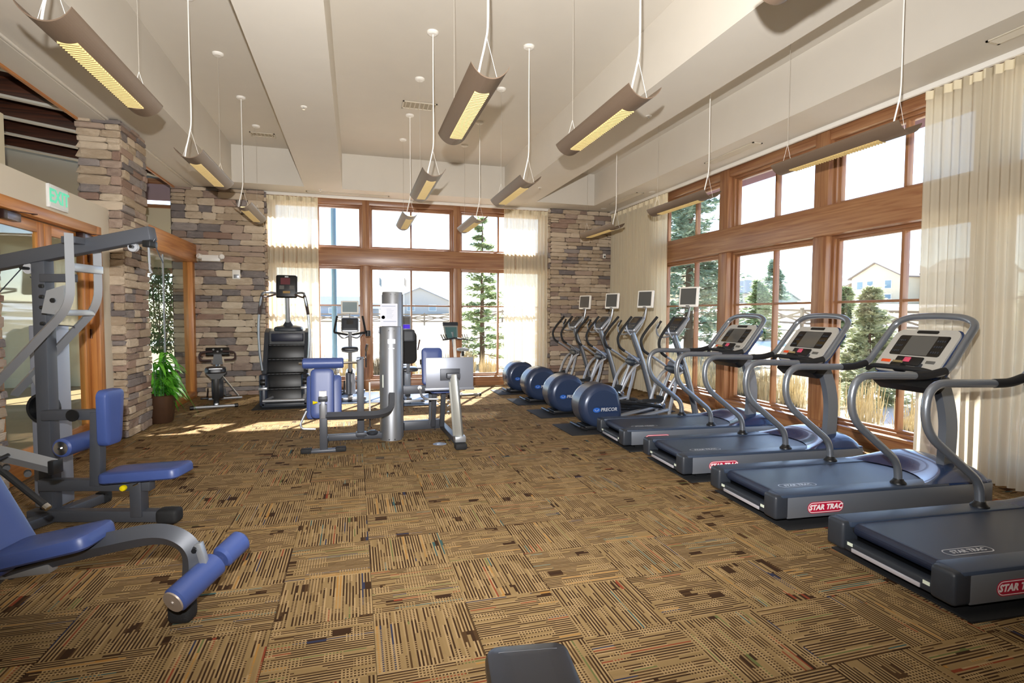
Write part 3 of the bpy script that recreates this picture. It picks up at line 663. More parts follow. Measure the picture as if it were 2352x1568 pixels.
# ------------------------------------------------------------------ treadmills
def make_treadmill():
    t = thing('treadmill', 'x', 'treadmill', (0, 0, 0), 0, 'treadmills facing the side windows')
    MB().box(.10, 2.0, -.36, .36, .045, .11).box(.2, .32, -.34, -.26, .0, .05).box(.2, .32, .26, .34, 0, .05).box(1.75, 1.87, -.34, -.26, 0, .05).box(1.75, 1.87, .26, .34, 0, .05).build('base_frame', M_black, t, 0)
    for s in (-1, 1):
        p = MB().box(.105, 2.06, s*.425-.012, s*.425+.012, .058, .220, .006).build('side_panel', M_panel, t)
        # badge: red pill, white outline and lettering
        if True:
            yy = s*.4375; F = frame((1, 0, 0), (0, 0, 1), (0, -1, 0), (.44, yy, .13)) if s < 0 else frame((-1, 0, 0), (0, 0, 1), (0, 1, 0), (.44, yy, .13))
            def pill(w, h, z0, z1):
                m = MB(F); pts = []
                for cx, a0 in ((1, -90), (-1, 90)):
                    for j in range(9): a = math.radians(a0+j*22.5); pts.append((cx*(w/2-h/2)+h/2*math.cos(a), h/2*math.sin(a)))
                m.prism(pts, z0, z1, 'xy'); return m
            bdg = pill(.322, .088, 0, .0012).build('badge', M_red, p, 0)
            pill(.310, .077, .0012, .0016).build('badge_outline', M_badge, p, 0); pill(.300, .067, .0016, .002).build('badge_field', M_red, p, 0)
            lettering('badge_lettering', 'STAR TRAC', .054, M_badge, p, F @ Matrix.Translation((0, 0, .0022)), shear=.25, bold=.0026, depth=.0004, spacing=1.06)
        m = MB(); n = 22
        def prof(x):
            z = .235
            return z
        m.box(.05, 1.62, s*.357-.077, s*.357+.077, .20, .242, .014)
        m.build('foot_rail', M_rail, t)
        MB().box(0, .13, s*.365-.07, s*.365+.07, .055, .238, .022, seg=3).build('end_cap', M_dark, t)
        MB().lathe([(0, .002), (.058, .002), (.056, .014), (.040, .03), (.034, .045)], Matrix.Translation((1.20, s*.352, .238)), 20).build('rail_collar', M_black, t)
    MB().box(.015, .10, -.30, .30, .06, .125, .012).build('rear_crossbar', M_dark, t)
    MB().box(.008, .018, -.235, .235, .066, .092, .004).build('reflective_strip', P('reflector', 'c3c1c9', .25, .3), t)
    for yy in (-.27, .25):
        MB().box(.012, .016, yy-.02, yy+.02, .10, .12).build('warning_label', M_sticker, t, 0)
    # belt wraps the rear roller
    pts = [(1.66, .232)]+[(.11+.043*math.cos(a), .189+.043*math.sin(a)) for a in [math.radians(90+18*i) for i in range(11)]]+[(1.66, .146)]
    inn = [(x, z-.004) if i == 0 else ((.11+.039*math.cos(math.radians(90+18*(i-1))), .189+.039*math.sin(math.radians(90+18*(i-1)))) if i <= 11 else (x, z+.004)) for i, (x, z) in enumerate(pts)]
    m = MB(); k = len(pts)
    for i in range(k-1):
        a, b_, c, d = pts[i], pts[i+1], inn[i+1], inn[i]
        m.add([(a[0], -.275, a[1]), (b_[0], -.275, b_[1]), (b_[0], .275, b_[1]), (a[0], .275, a[1]), (d[0], -.275, d[1]), (c[0], -.275, c[1]), (c[0], .275, c[1]), (d[0], .275, d[1])],
              [(3, 2, 1, 0), (4, 5, 6, 7), (0, 1, 5, 4), (2, 3, 7, 6)])
    belt = m.build('belt', M_belt, t, 40)
    F = frame((1, 0, 0), (0, 1, 0), (0, 0, 1), (.38, -.205, .2325))
    def ringpill(F, w, h, th):
        m = MB(F); pts = []
        for cx, a0 in ((1, -90), (-1, 90)):
            for j in range(9): a = math.radians(a0+j*22.5); pts.append((cx*(w/2-h/2)+h/2*math.cos(a), h/2*math.sin(a)))
        q = [(x*(1-2*th/w), y*(1-2*th/h)) for x, y in pts]; k = len(pts)
        m.add([(x, y, .0004) for x, y in pts]+[(x, y, .0004) for x, y in q], [(i, (i+1) % k, k+(i+1) % k, k+i) for i in range(k)]); return m
    ringpill(F, .34, .075, .006).build('belt_print', M_greyprint, belt, 0)
    lettering('belt_lettering', 'STAR TRAC', .048, M_greyprint, belt, F @ Matrix.Translation((0, 0, .0005)), shear=.25, bold=.0015, depth=.0002)
    MB().cyl((.11, -.30, .189), (.11, .30, .189), .036, 16).build('rear_roller', M_rubber, t)
    # motor hood: swells up from the side rails, scooped where the belt runs in
    def hood(u, v):
        y = (v-.5)*2; x0 = 1.36+.24*(1-abs(y)**2.2); x = x0+(2.09-x0)*u
        e = max(0., 1-abs(y)**6)
        z = .24+.105*math.sin(min(1, u*1.15)*math.pi*.62)**1.1*e*(1 if abs(y) < .999 else 0)
        if u > .8: z -= .07*((u-.8)/.2)**2
        if abs(y) > .98: z = min(z, .243)
        return (x, y*.432, z)
    m = MB().grid(hood, 16, 24)
    m.box(1.62, 2.07, -.425, .425, .20, .24, .01); m.build('motor_hood', M_hood, t, 60)
    # handrail: one bent tube from foot, back and up, forward, round the console and down the other side
    def side(s): return [(1.20, s*.352, .25), (1.185, s*.352, .42), (.70, s*.365, .80), (.72, s*.37, 1.13), (1.42, s*.37, 1.115), (1.60, s*.385, 1.14), (1.90, s*.375, 1.53)]
    a = side(-1); c = side(1)[::-1]
    path = rpath(a+[(1.93, 0, 1.605)]+c, [.13, .22, .26, .15, .16, .15, 1.2, .15, .16, .15, .26, .22, .13], 7) if False else None
    top = [(1.905, -.37, 1.535), (1.925, -.25, 1.585), (1.93, 0, 1.60), (1.925, .25, 1.585), (1.905, .37, 1.535)]
    raw = a[:-1]+top+c[1:]
    rad = [.10, .30, .22, .12, .14, .12, .10, .2, .10, .12, .14, .12, .22, .30, .10][:len(raw)-2]
    rad = [.10, .30, .24, .12, .16, .13, .1, .3, .1, .13, .16, .12, .24, .30, .10]
    MB().tube(rpath(raw, rad[:len(raw)-2], 7), .0295, 14).build('handrail', M_tube, t, 60)
    for s in (-1, 1): MB().tube(rpath([(1.30, s*.369, 1.118), (1.45, s*.371, 1.118), (1.585, s*.383, 1.15)], .1), .033, 12).build('grip_sleeve', M_grip, t)
    # curved upright between hood and console
    def uprp(w):
        o = []
        for i in range(13):
            f = i/12; z = .27+.85*f; x = 1.86+.02*math.sin(f*2.2)-.34*max(0, f-.35)**1.9
            o.append((x, z))
        return o
    q = uprp(0); m = MB(); vs = []; 
    for (x, z) in q: vs += [(x-.075, -.24, z), (x-.075, -.17, z), (x+.045, -.17, z), (x+.045, -.24, z)]
    fs = []
    for i in range(len(q)-1):
        for j in range(4): fs.append((i*4+j, i*4+(j+1) % 4, i*4+4+(j+1) % 4, i*4+4+j))
    fs += [(3, 2, 1, 0), tuple(len(vs)-4+j for j in range(4))]
    m.add(vs, fs); m.build('upright', M_panel, t, 40)
    # console: local frame u = sideways, v = up the slope, n = towards the user
    v = V((.335, 0, .42)).normalized(); n_ = V((0, 1, 0)).cross(v)*1; n_ = V((-v.z, 0, v.x))
    F = frame((0, -1, 0), v, n_, (1.575, 0, 1.10))
    def rr(w0, w1, h0, h1, r=.06, k=6):
        pts = []
        for cx, cy, a0 in ((1, 1, 0), (-1, 1, 90), (-1, -1, 180), (1, -1, 270)):
            w = w1 if cy > 0 else w0
            for j in range(k+1):
                a = math.radians(a0+90*j/k); pts.append((cx*(w-r)+r*math.cos(a), (h1-r if cy > 0 else h0+r)+r*math.sin(a)))
        return pts
    con = MB(F).prism(rr(.31, .31, .0, .485, .07), -.10, -.012, 'xy').build('console', M_hood, t, 40)
    MB(F).prism(rr(.305, .30, .005, .475, .075), -.012, .004, 'xy').build('console_bezel', M_bezel, con, 40)
    MB(F).prism(rr(.235, .235, .185, .405, .02), .004, .0065, 'xy').build('screen', M_screen, con, 40)
    MB(F).prism(rr(.125, .125, .19, .40, .008), .0065, .0075, 'xy').build('display', M_lcd, con, 40)
    MB(F).prism(rr(.10, .10, .43, .462, .012), .004, .009, 'xy').build('speaker', M_black, con, 40)
    kp = MB(F)
    for i in range(4):
        for j in range(3): kp.box(.148+i*.02-.007, .148+i*.02+.007, .22+j*.06, .24+j*.06, .0065, .009, .002); kp.box(-.16-i*.018-.006, -.16-i*.018+.006, .22+j*.06, .238+j*.06, .0065, .009, .002)
    kp.build('keypad', M_dark, con)['kind'] = 'stuff'
    MB(F).box(-.12, .13, .07, .165, .004, .022, .008).build('control_block', M_black, con)
    MB(F).box(-.03, .03, .10, .15, .022, .034, .012).build('stop_button', P('stop_red', 'd0506a', .4), con)
    MB(F).box(-.26, -.17, .095, .125, .004, .012, .003).build('stop_key', M_orange, con)
    MB(F).box(.10, .15, .05, .10, .004, .016, .003).build('key_clip', M_dark, con)
    MB(F).box(.16, .24, .11, .14, .004, .010, .003).build('fan_button', M_lcd, con)
    MB(F).box(-.06, .05, -.005, .05, .01, .10, .012).build('tray_lip', M_black, con)
    MB(F).tube([(-.03, .045, .105), (.05, .045, .105)], .011, 10).build('pulse_bar', P('pulse_plate', 'bda878', .25, .7), con)
    MB(F).tube(rpath([(.36, .01, -.01), (.25, .01, .06), (0, -.005, .085), (-.25, .01, .06), (-.36, .01, -.01)], .1), .021, 10).build('cross_grip', M_grip, t)
    MB(F).prism(rr(.30, .31, -.09, .10, .05), -.15, -.06, 'xy').build('console_pod', M_black, con, 40)
    return t
tm0 = make_treadmill()
TMS = [(6.15, 'grey treadmill standing next to the elliptical trainers', 'm'), (4.94, 'grey treadmill second from the elliptical trainers', 'm'),
       (3.74, 'grey treadmill third from the elliptical trainers', 'm'), (2.47, 'grey treadmill last in the row, before the wide curtain', 'm')]
for k, (y, lb, _) in enumerate(TMS):
    o = tm0 if k == 0 else copy_tree(tm0)
    o['label'] = lb; o.location = (3.05, y, .012); o.rotation_euler = (0, 0, math.radians(-4))
    mt = MB().box(.07, 2.2, -.48, .46, 0, .012, .003).build('rubber_mat', M_rubber); mt.location = (3.05, y, 0); mt.rotation_euler = (0, 0, math.radians(-4))
    tag(mt, 'black rubber floor mat under the ' + lb.split(',')[0], 'mat', 'mats under the treadmills')
# ------------------------------------------------------------------ elliptical trainers
def make_elliptical():
    t = thing('elliptical_trainer', 'x', 'elliptical', (0, 0, 0), 0, 'elliptical trainers in a row')
    # rear drum: D-shaped shroud, wide soft rim
    def outl(ins):
        o = []; cx, cz, R = .33, .335, .315-ins
        for i in range(30):
            a = math.radians(50+i*(245/29)); o.append((cx+R*math.cos(a)*1.02, cz+R*math.sin(a)*.97))
        o += [(.60-ins, .09+ins), (.635-ins*.8, .20), (.63-ins*.8, .34), (.585-ins*.8, .50)]
        return o
    rings = [(-.225, .085), (-.215, .05), (-.19, .02), (-.15, 0), (.15, 0), (.19, .02), (.215, .05), (.225, .085)]
    vs = []; fs = []; k = 34
    for y, ins in rings: vs += [(x, y, z) for x, z in outl(ins)]
    for i in range(len(rings)-1):
        for j in range(k): fs.append((i*k+j, i*k+(j+1) % k, (i+1)*k+(j+1) % k, (i+1)*k+j))
    fs += [tuple(range(k)), tuple(range((len(rings)-1)*k+k-1, (len(rings)-1)*k-1, -1))]
    fs = [tuple(reversed(f)) for f in fs]
    drum = MB().add(vs, fs).build('drum_shroud', M_pcb, t, 50)
    band = MB(); 
    for y in (-.07,): pass
    q = outl(-.004); q2 = [p for p in q[4:24]]
    vs = []; 
    for (x, z) in q2: vs += [(x, -.115, z), (x, .115, z)]
    band.add(vs, [(2*i+2, 2*i+3, 2*i+1, 2*i) for i in range(len(q2)-1)]); band.build('rim_band', P('graphite_rim', '565b66', .3, .3), drum, 60)
    for s in (-1, 1):
        F = frame((1, 0, 0), (0, 0, 1), (0, -1, 0), (.345, -.2255, .29)) if s < 0 else frame((-1, 0, 0), (0, 0, 1), (0, 1, 0), (.335, .2255, .29))
        pts = [(-.19, -.01), (-.16, .035), (-.11, .05), (.215, .055), (.21, -.05), (-.11, -.05), (-.16, -.04)]
        if s > 0: pts = [(x*.9, z) for x, z in pts]
        MB(F).prism(pts, 0, .0015, 'xy').build('label_band', P('navy_band', '20304f', .35), drum, 0)
        MB(F).lathe([(0, .0018), (1, .0018)], Matrix.Translation((-.115, 0, .001)) @ Matrix.Diagonal((.055, .033, 1, 1)), 20).build('emblem', M_eye, drum, 0)
        arc = [(-.115+.026*math.cos(math.radians(a)), .004+.016*math.sin(math.radians(a)), .003) for a in range(150, 391, 20)]
        MB(F).tube(arc, .0028, 5).build('emblem_swirl', M_greyprint, drum)
        lettering('emblem_lettering', 'PRECOR', .066, M_greyprint, drum, F @ Matrix.Translation((.07, 0, .0018)), shear=.15, bold=.0016, depth=.0004)
    MB().tube(rpath([(.10, -.20, .02), (.02, -.20, .05), (.02, .20, .05), (.10, .20, .02)], .03), .02, 8).build('rear_foot', M_black, t)
    MB().box(.10, .60, -.16, .16, .012, .06, .01).build('drum_base', M_black, t)
    # floor frame, ramps, front legs
    MB().bar((.55, 0, .06), (1.98, 0, .06), .09, .07, .01).bar((1.95, -.30, .045), (1.95, .30, .045), .07, .06, .012).build('base_frame', M_silver, t)
    for s in (-1, 1):
        MB().bar((.62, s*.13, .10), (1.42, s*.15, .235), .075, .035, .008).build('ramp', M_silver, t)
        MB().box(1.92, 1.99, s*.30-.035, s*.30+.035, .0, .035, .008).build('levelling_foot', M_black, t)
    MB().tube(smooth_path([(1.42, -.19, .05), (1.40, -.17, .2), (1.50, -.14, .52), (1.585, -.09, .80)], 5), .026, 10).tube(smooth_path([(1.42, .19, .05), (1.40, .17, .2), (1.50, .14, .52), (1.585, .09, .80)], 5), .026, 10).build('front_leg', M_silver, t)
    MB().tube(smooth_path([(1.97, 0, .06), (1.90, 0, .35), (1.78, 0, .75), (1.64, 0, 1.10), (1.56, 0, 1.30)], 5), [.045]*21, 12).build('mast', M_tube, t)
    MB().lathe([(0, -.13), (.055, -.12), (.068, -.06), (.068, .06), (.055, .12), (0, .13)], frame((1, 0, 0), (0, 0, 1), (0, -1, 0), (1.58, 0, .80)), 18).build('pivot_hub', M_dark, t)
    MB().pad(1.50, 1.68, -.09, .09, .82, .90, .04, .02, (0, 25, 0)).build('pivot_cover', P('pivot_grey', '6d7480', .35, .3), t)
    for k, s in enumerate((-1, 1)):
        ph = .10 if s < 0 else -.12
        # foot arm from the crank to the linkage, pedal on top
        MB().bar((.42, s*.13, .36+ph*.5), (1.30, s*.17, .25+ph*.3), .055, .05, .01).build('foot_arm', M_black, t)
        px, pz = .98+ph, .325+ph*.35
        m = MB().pad(px-.19, px+.19, s*.17-.075, s*.17+.075, pz, pz+.025, .05, .01)
        m.box(px+.14, px+.19, s*.17-.075, s*.17+.075, pz+.02, pz+.085, .015).box(px-.15, px+.15, s*.17+.062*s-.008, s*.17+.062*s+.008, pz+.02, pz+.055, .005)
        m.build('pedal', M_rubber, t)
        # moving arm: S-curved handle, pivot and lower link
        MB().tube(smooth_path([(1.60, s*.19, .80), (1.42, s*.235, .93), (1.27, s*.245, 1.02)], 5), .017, 8).build('arm_tube', M_silver, t)
        MB().tube(smooth_path([(1.29, s*.245, 1.01), (1.20, s*.25, 1.08), (1.165, s*.25, 1.22), (1.24, s*.245, 1.36), (1.36, s*.235, 1.50), (1.42, s*.232, 1.57)], 6), .0205, 10).build('handle_grip', M_grip, t)
        MB().cyl((1.58, s*.12, .80), (1.58, s*.21, .80), .045, 14, .01).build('arm_pivot', M_dark, t)
        MB().tube(smooth_path([(1.585, s*.19, .78), (1.49, s*.195, .72), (1.38, s*.19, .55), (1.27, s*.175, .28+ph*.3)], 5), .024, 9).build('lower_link', M_silver, t)
        MB().cyl((1.28, s*.14, .27+ph*.3), (1.28, s*.215, .27+ph*.3), .038, 12, .008).build('link_joint', M_chrome, t)
    # console on the mast
    v = V((.55, 0, .62)).normalized(); n_ = V((-v.z, 0, v.x)); F = frame((0, -1, 0), v, n_, (1.47, 0, 1.33))
    cs = MB(F).pad(-.17, .17, 0, .34, -.05, 0, .05, .02).build('console', M_silver, t)
    MB(F).pad(-.15, .15, .03, .31, 0, .012, .03, .006).build('console_face', M_dark, cs); MB(F).box(-.10, .10, .17, .28, .012, .015).build('display', M_screen, cs, 0)
    kp = MB(F)
    for i in range(5):
        for j in range(2): kp.box(-.10+i*.05-.014, -.10+i*.05+.014, .06+j*.04, .085+j*.04, .012, .017, .004)
    kp.build('keypad', M_lcd, cs)['kind'] = 'stuff'
    MB().tube(smooth_path([(1.53, -.03, 1.29), (1.44, -.14, 1.27), (1.38, -.17, 1.33), (1.37, -.15, 1.43), (1.42, -.13, 1.50)], 5), .0135, 8).tube(smooth_path([(1.53, .03, 1.29), (1.44, .14, 1.27), (1.38, .17, 1.33), (1.37, .15, 1.43), (1.42, .13, 1.50)], 5), .0135, 8).build('fixed_handlebar', M_silver, t)
    for s in (-1, 1): MB().tube([(1.372, s*.15, 1.40), (1.40, s*.138, 1.47), (1.425, s*.128, 1.51)], .017, 8).build('pulse_grip', M_black, t)
    # television on its bracket
    MB().tube(smooth_path([(1.62, 0, 1.28), (1.74, 0, 1.44), (1.80, 0, 1.60), (1.815, 0, 1.74)], 5), .017, 8).build('screen_bracket', M_silver, t)
    n_ = V((-.90, -.44, .10)).normalized(); u_ = V((0, 0, 1)).cross(n_).normalized(); F = frame(u_, n_.cross(u_), n_, (1.79, 0, 1.87))
    tv = MB(F).box(-.155, .155, -.15, .15, -.05, .0, .018, seg=3).build('television', M_white, t)
    MB(F).box(-.125, .125, -.115, .125, .0, .003).build('television_screen', M_lcd, tv, 0); MB(F).box(-.10, .10, -.12, .12, -.085, -.05, .02).build('television_back', P('purple_grey_back', '4a4a66', .5), tv)
    MB(F).box(-.03, .03, -.142, -.128, 0, .004, .001).build('television_buttons', M_dark, tv)
    MB().tube(smooth_path([(1.80, -.03, 1.73), (1.74, -.06, 1.62), (1.70, -.05, 1.52), (1.66, -.02, 1.46)], 5), .005, 6).build('cable', M_black, t)
    return t
el0 = make_elliptical()
ELS = [(10.80, 'navy drum elliptical trainer in front of the right stone pier'), (9.52, 'navy drum elliptical trainer second from the stone pier'),
       (8.27, 'navy drum elliptical trainer third from the stone pier'), (7.02, 'navy drum elliptical trainer beside the first treadmill')]
for k, (y, lb) in enumerate(ELS):
    o = el0 if k == 0 else copy_tree(el0)
    o['label'] = lb; o.location = (2.95, y, .012)
    mt = MB().box(-.22, 2.15, -.38, .38, 0, .012, .003).build('rubber_mat', M_rubber); mt.location = (2.98, y, 0)
    tag(mt, 'black rubber floor mat under the ' + lb.split(',')[0].replace('navy drum ', ''), 'mat', 'mats under the elliptical trainers')
# ------------------------------------------------------------------ central tower gym with leg extension and leg press
g = thing('tower_gym', 'steel tower gym with blue leg extension bench and grey leg press plate', 'weight machine', (.44, 7.10, 0))
def L(x, y, z): return (x-.44, y-7.10, z)
sh = MB().lathe([(.142, .0), (.142, 1.44), (.136, 1.45)], Matrix.Translation((0, 0, 0)), 28, 175, 365).lathe([(.136, 1.45), (.136, .0)], None, 28, 175, 365).build('front_shroud', M_steel, g, 50)
for sx in (-1, 1):
    for z in (.02, 1.40): MB().cyl((sx*.035, -.147, z), (sx*.035, -.136, z), .008, 8).build('screw', M_black, sh)
MB().box(-.155, -.142, -.06, .0, 1.36, 1.44, .003).build('clip', M_steel, sh)
MB().box(-.03, .03, -.1435, -.141, .57, .60).build('slot', M_dark, sh, 0)
MB().box(-.112, -.10, -.1, -.07, .68, .84).build('decal', M_sticker, sh, 0)
up_ = MB(Matrix.Translation((.03, .10, 0))).lathe([(.13, 1.0), (.13, 1.88), (.124, 1.89)], None, 28, 175, 365).build('upper_shroud', M_steel, g, 50)
for sx in (-1, 1): MB().cyl((.03+sx*.03, -.035, 1.86), (.03+sx*.03, -.026, 1.86), .008, 8).build('screw', M_black, up_)
MB().box(-.10, .16, .05, .26, 0, 1.86, .01).build('weight_stack_tower', M_charcoal, g)
# instruction placard with blocks of print and a diagram
pc = MB().box(-.135, .075, -.158, -.154, 1.455, 1.735, .0).build('placard', P('placard_white', 'c4c7d2', .5), g, 0)
pr = MB()
pr.box(-.12, .05, -.1592, -.158, 1.70, 1.708); pr.box(-.10, .06, -.1592, -.158, 1.51, 1.518)
for i in range(7): pr.box(-.06, -.06+.10*(.6+.4*((i*37) % 10)/10), -.1592, -.158, 1.665-i*.018, 1.668-i*.018)
pr.build('placard_print', P('print_blue_grey', '8f98ae', .6), pc, 0)
MB().lathe([(0, 0), (.022, 0)], frame((1, 0, 0), (0, 0, 1), (0, -1, 0), (-.10, -.1591, 1.565)), 14).build('placard_diagram', P('print_lilac', 'a3a6c8', .6), pc, 0)
lettering('logo_print', 'HOIST', .03, P('shroud_print', 'd6d9df', .4, .5), sh, frame((1, 0, 0), (0, 0, 1), (0, -1, 0), (0, -.1430, 1.19)), bold=.001) if False else None
Me_ = P('etched_print', 'b4b8be', .38, .85); MB().box(-.045, .045, -.1432, -.1415, 1.235, 1.29).build('logo_print', Me_, sh, 0); MB().box(-.035, .035, -.1432, -.1415, 1.17, 1.18).build('logo_print', Me_, sh, 0)
# base rails
MB().bar(L(-.36, 7.05, .07), L(.32, 7.05, .07), .07, .075, .006).bar(L(-.36, 7.05, .07), L(-.36, 6.62, .07), .07, .07, .006).build('base_rail', M_charcoal, g)
MB().bar(L(.55, 7.45, .09), L(1.18, 7.50, .09), .09, .12, .006).bar(L(1.16, 7.52, .06), L(1.2, 6.36, .06), .08, .07, .006).bar(L(.5, 7.2, .09), L(.62, 7.48, .09), .08, .1, .006).build('base_rail', M_charcoal, g)
MB().bar(L(-.36, 6.62, .035), L(-.36, 6.62, .56), .085, .085, .006).build('seat_post', M_charcoal, g)
MB().bar(L(-.55, 6.60, .02), L(-.17, 6.60, .02), .09, .04, .012).build('foot_bar', M_charcoal, g)
for x in (-.55, -.17): MB().box(L(x, 0, 0)[0]-.06, L(x, 0, 0)[0]+.06, 6.55-7.1, 6.65-7.1, .002, .055, .015).build('foot_cap', M_rubber, g)
MB().tube(rpath([L(-.33, 6.60, .42), L(.26, 6.60, .41), L(.42, 6.72, .44), L(.43, 6.85, .62)], .12), .047, 4, flat=(1, 1)).build('swing_arm', M_charcoal, g, 30)
MB().bar(L(-.36, 6.57, .40), L(-.36, 6.57, .72), .05, .03, .004).build('adjuster', M_silver, g)
MB().box(*[q for q in (L(-.40, 0, 0)[0], L(-.32, 0, 0)[0])], 6.54-7.1, 6.56-7.1, .66, .72).build('adjuster_sticker', M_white, g, 0)
MB().box(L(-.41, 0, 0)[0], L(-.31, 0, 0)[0], 6.53-7.1, 6.59-7.1, .60, .655, .006).build('adjuster_sleeve', M_dark, g)
MB().tube([L(-.42, 6.56, .59), L(-.47, 6.55, .59)], [.008, .022], 10).build('pull_knob', M_yellow, g)
MB(Matrix.Translation(L(-.37, 6.66, .70)) @ Euler((math.radians(84), 0, 0)).to_matrix().to_4x4()).pad(-.13, .13, -.31, .27, -.035, .035, .06, .02, None).build('back_pad', M_vinyl, g)
MB(Matrix.Translation(L(-.36, 6.85, .62)) @ Euler((math.radians(78), 0, 0)).to_matrix().to_4x4()).pad(-.20, .20, -.27, .25, -.035, .03, .04, .02).build('seat_pad', M_vinyl, g)
MB().cyl(L(-.58, 6.62, 1.035), L(-.13, 6.62, 1.035), .062, 20, .012).build('leg_roller', M_vinyl, g)
MB().cyl(L(-.62, 6.62, 1.035), L(.02, 6.62, 1.035), .014, 10).build('roller_axle', M_chrome, g)
MB().tube(rpath([L(.0, 6.62, 1.035), L(.0, 6.80, 1.05), L(.07, 7.0, 1.05), L(.11, 7.0, 1.05)], .05), .013, 8).tube([L(.13, 7.0, .94), L(.13, 7.0, 1.18)], .010, 8).tube([L(.13, 7.0, 1.15), L(.145, 6.98, 1.23)], .017, 8).build('lever', M_chrome, g)
MB().bar(L(.06, 7.02, .06), L(.06, 7.02, 1.07), .085, .085, .006).build('pulley_post', M_charcoal, g)
MB().tube([L(.17, 6.95, .36), L(.17, 6.95, .76)], .011, 8).build('cable_sleeve', M_white, g); MB().tube([L(.17, 6.95, .2), L(.17, 6.95, .4)], .007, 8).build('cable', M_dark, g)
MB().lathe([(0, .10), (.06, .10), (.07, .115), (.07, .13), (.04, .15), (0, .15)], Matrix.Translation(L(.20, 6.98, 0)), 20).build('pulley', M_dark, g)
MB().bar(L(.0, 6.98, .115), L(.13, 6.98, .115), .12, .04, .006).build('pulley_bracket', M_charcoal, g)
MB().cyl(L(-.08, 6.9, .62), L(-.08, 6.9, .88), .028, 14, .006).build('hand_roller', M_charcoal, g)
MB().tube(rpath([L(-.55, 6.72, .47), L(-.62, 6.7, .32), L(-.60, 6.68, .27), L(-.45, 6.68, .26)], .06), .013, 8).build('side_handle', M_silver, g)
# leg press
pl = MB(); 
pl.box(L(.81, 0, 0)[0], L(1.39, 0, 0)[0], 6.50-7.1, 6.515-7.1, .715, 1.085, .006).box(L(.80, 0, 0)[0], L(1.40, 0, 0)[0], 6.50-7.1, 6.56-7.1, .685, .72, .006, (0, 0, 0)); pl.build('foot_plate', P('plate_grey', '9398a4', .4, .5), g)
MB().box(L(.98, 0, 0)[0], L(1.22, 0, 0)[0], 6.475-7.1, 6.50-7.1, .81, .95, .004).box(L(1.05, 0, 0)[0], L(1.21, 0, 0)[0], 6.40-7.1, 6.48-7.1, .84, .90, .006).build('plate_bracket', M_charcoal, g)
MB().bar(L(1.135, 6.43, .89), L(1.20, 6.40, .12), .085, .085, .008).bar(L(1.10, 6.445, .80), L(1.15, 6.43, .14), .02, .05, .004).build('press_arm', P('arm_pewter', 'a3a49f', .4, .4), g)
MB().box(L(1.135, 0, 0)[0], L(1.265, 0, 0)[0], 6.33-7.1, 6.47-7.1, .08, .15, .006).build('arm_joint', M_silver, g)
MB().box(L(1.13, 0, 0)[0], L(1.27, 0, 0)[0], 6.27-7.1, 6.41-7.1, .002, .075, .02).build('foot_cap', M_rubber, g)
for x in (1.00, 1.12):
    MB().bar(L(x, 7.28, .10), L(x, 7.12, .58), .06, .06, .005).build('seat_leg', M_charcoal, g)
MB().pad(L(.92, 0, 0)[0], L(1.24, 0, 0)[0], 6.85-7.1, 7.28-7.1, .60, .66, .05, .02).build('press_seat', M_vinyl, g)
MB(Matrix.Translation(L(1.01, 7.42, .90)) @ Euler((math.radians(80), 0, 0)).to_matrix().to_4x4()).pad(-.14, .14, -.26, .25, -.035, .035, .05, .02).build('press_backrest', M_vinyl, g)
MB().bar(L(.55, 7.30, .60), L(.98, 7.30, .60), .06, .11, .006).bar(L(1.0, 7.46, .1), L(1.0, 7.46, .9), .06, .06).build('seat_frame', M_charcoal, g)
MB().tube(rpath([L(.82, 7.24, .62), L(.83, 7.12, .54), L(.86, 6.95, .52), L(1.02, 6.92, .52)], .05), .016, 8).build('seat_handle', M_silver, g); MB().lathe([(0, 0), (.028, .004), (.028, .02), (0, .024)], frame((0, 0, 1), (1, 0, 0), (0, 1, 0), L(.82, 7.22, .63)), 14).build('handle_cap', M_white, g)
for i, z in enumerate((.45, .38, .30)): MB().cyl(L(1.19, 7.1, z), L(1.19, 7.15, z), .02, 12).build('pin', M_chrome, g)

# ------------------------------------------------------------------ lat pulldown / leg station by the doors
d1 = V((.975, -.2215, 0)).normalized(); n1 = V((-d1.y, d1.x, 0))
gy = thing('multi_station_gym', 'grey multi-station gym with blue pads and silver press arms beside the doors', 'weight machine', (-2.4, 4.89, 0), -12.8)
B = M_charcoal
# station one, in the plane y = 0 (x runs out from the doors into the room)
MB().bar((.12, .09, .03), (.12, .09, 2.02), .10, .10, .01).build('upright', B, gy)
MB().bar((-.36, .11, 1.94), (.985, .0, 2.195), .085, .105, .012).build('top_boom', B, gy)
MB().bar((.0, .05, .06), (1.0, .0, .06), .085, .085, .008).build('base_rail', B, gy)
MB().box(.97, 1.13, -.06, .06, .004, .115, .03, seg=3).build('base_foot', M_rubber, gy)
MB().bar((.16, .02, .05), (.24, .46, .05), .09, .075, .01).bar((.16, .02, .05), (.02, -.55, .05), .09, .075, .01).build('cross_foot', B, gy)
for p in ((.245, .48), (.01, -.58)): MB().box(p[0]-.05, p[0]+.05, p[1]-.05, p[1]+.05, .002, .10, .025).build('foot_cap', M_rubber, gy)
MB().bar((.1, .03, .30), (.93, .0, .30), .075, .085, .006).build('seat_rail', B, gy)
MB().bar((.83, 0, .06), (.83, 0, .38), .085, .10, .008).build('seat_post', B, gy)
MB().pad(.60, 1.18, -.14, .15, .355, .435, .06, .025, (0, -4, 0), .0).build('seat', M_vinyl, gy)
MB().bar((.53, 0, .30), (.55, 0, .86), .075, .075, .006).bar((.14, .03, .83), (.58, 0, .84), .07, .075, .006).build('back_post', B, gy)
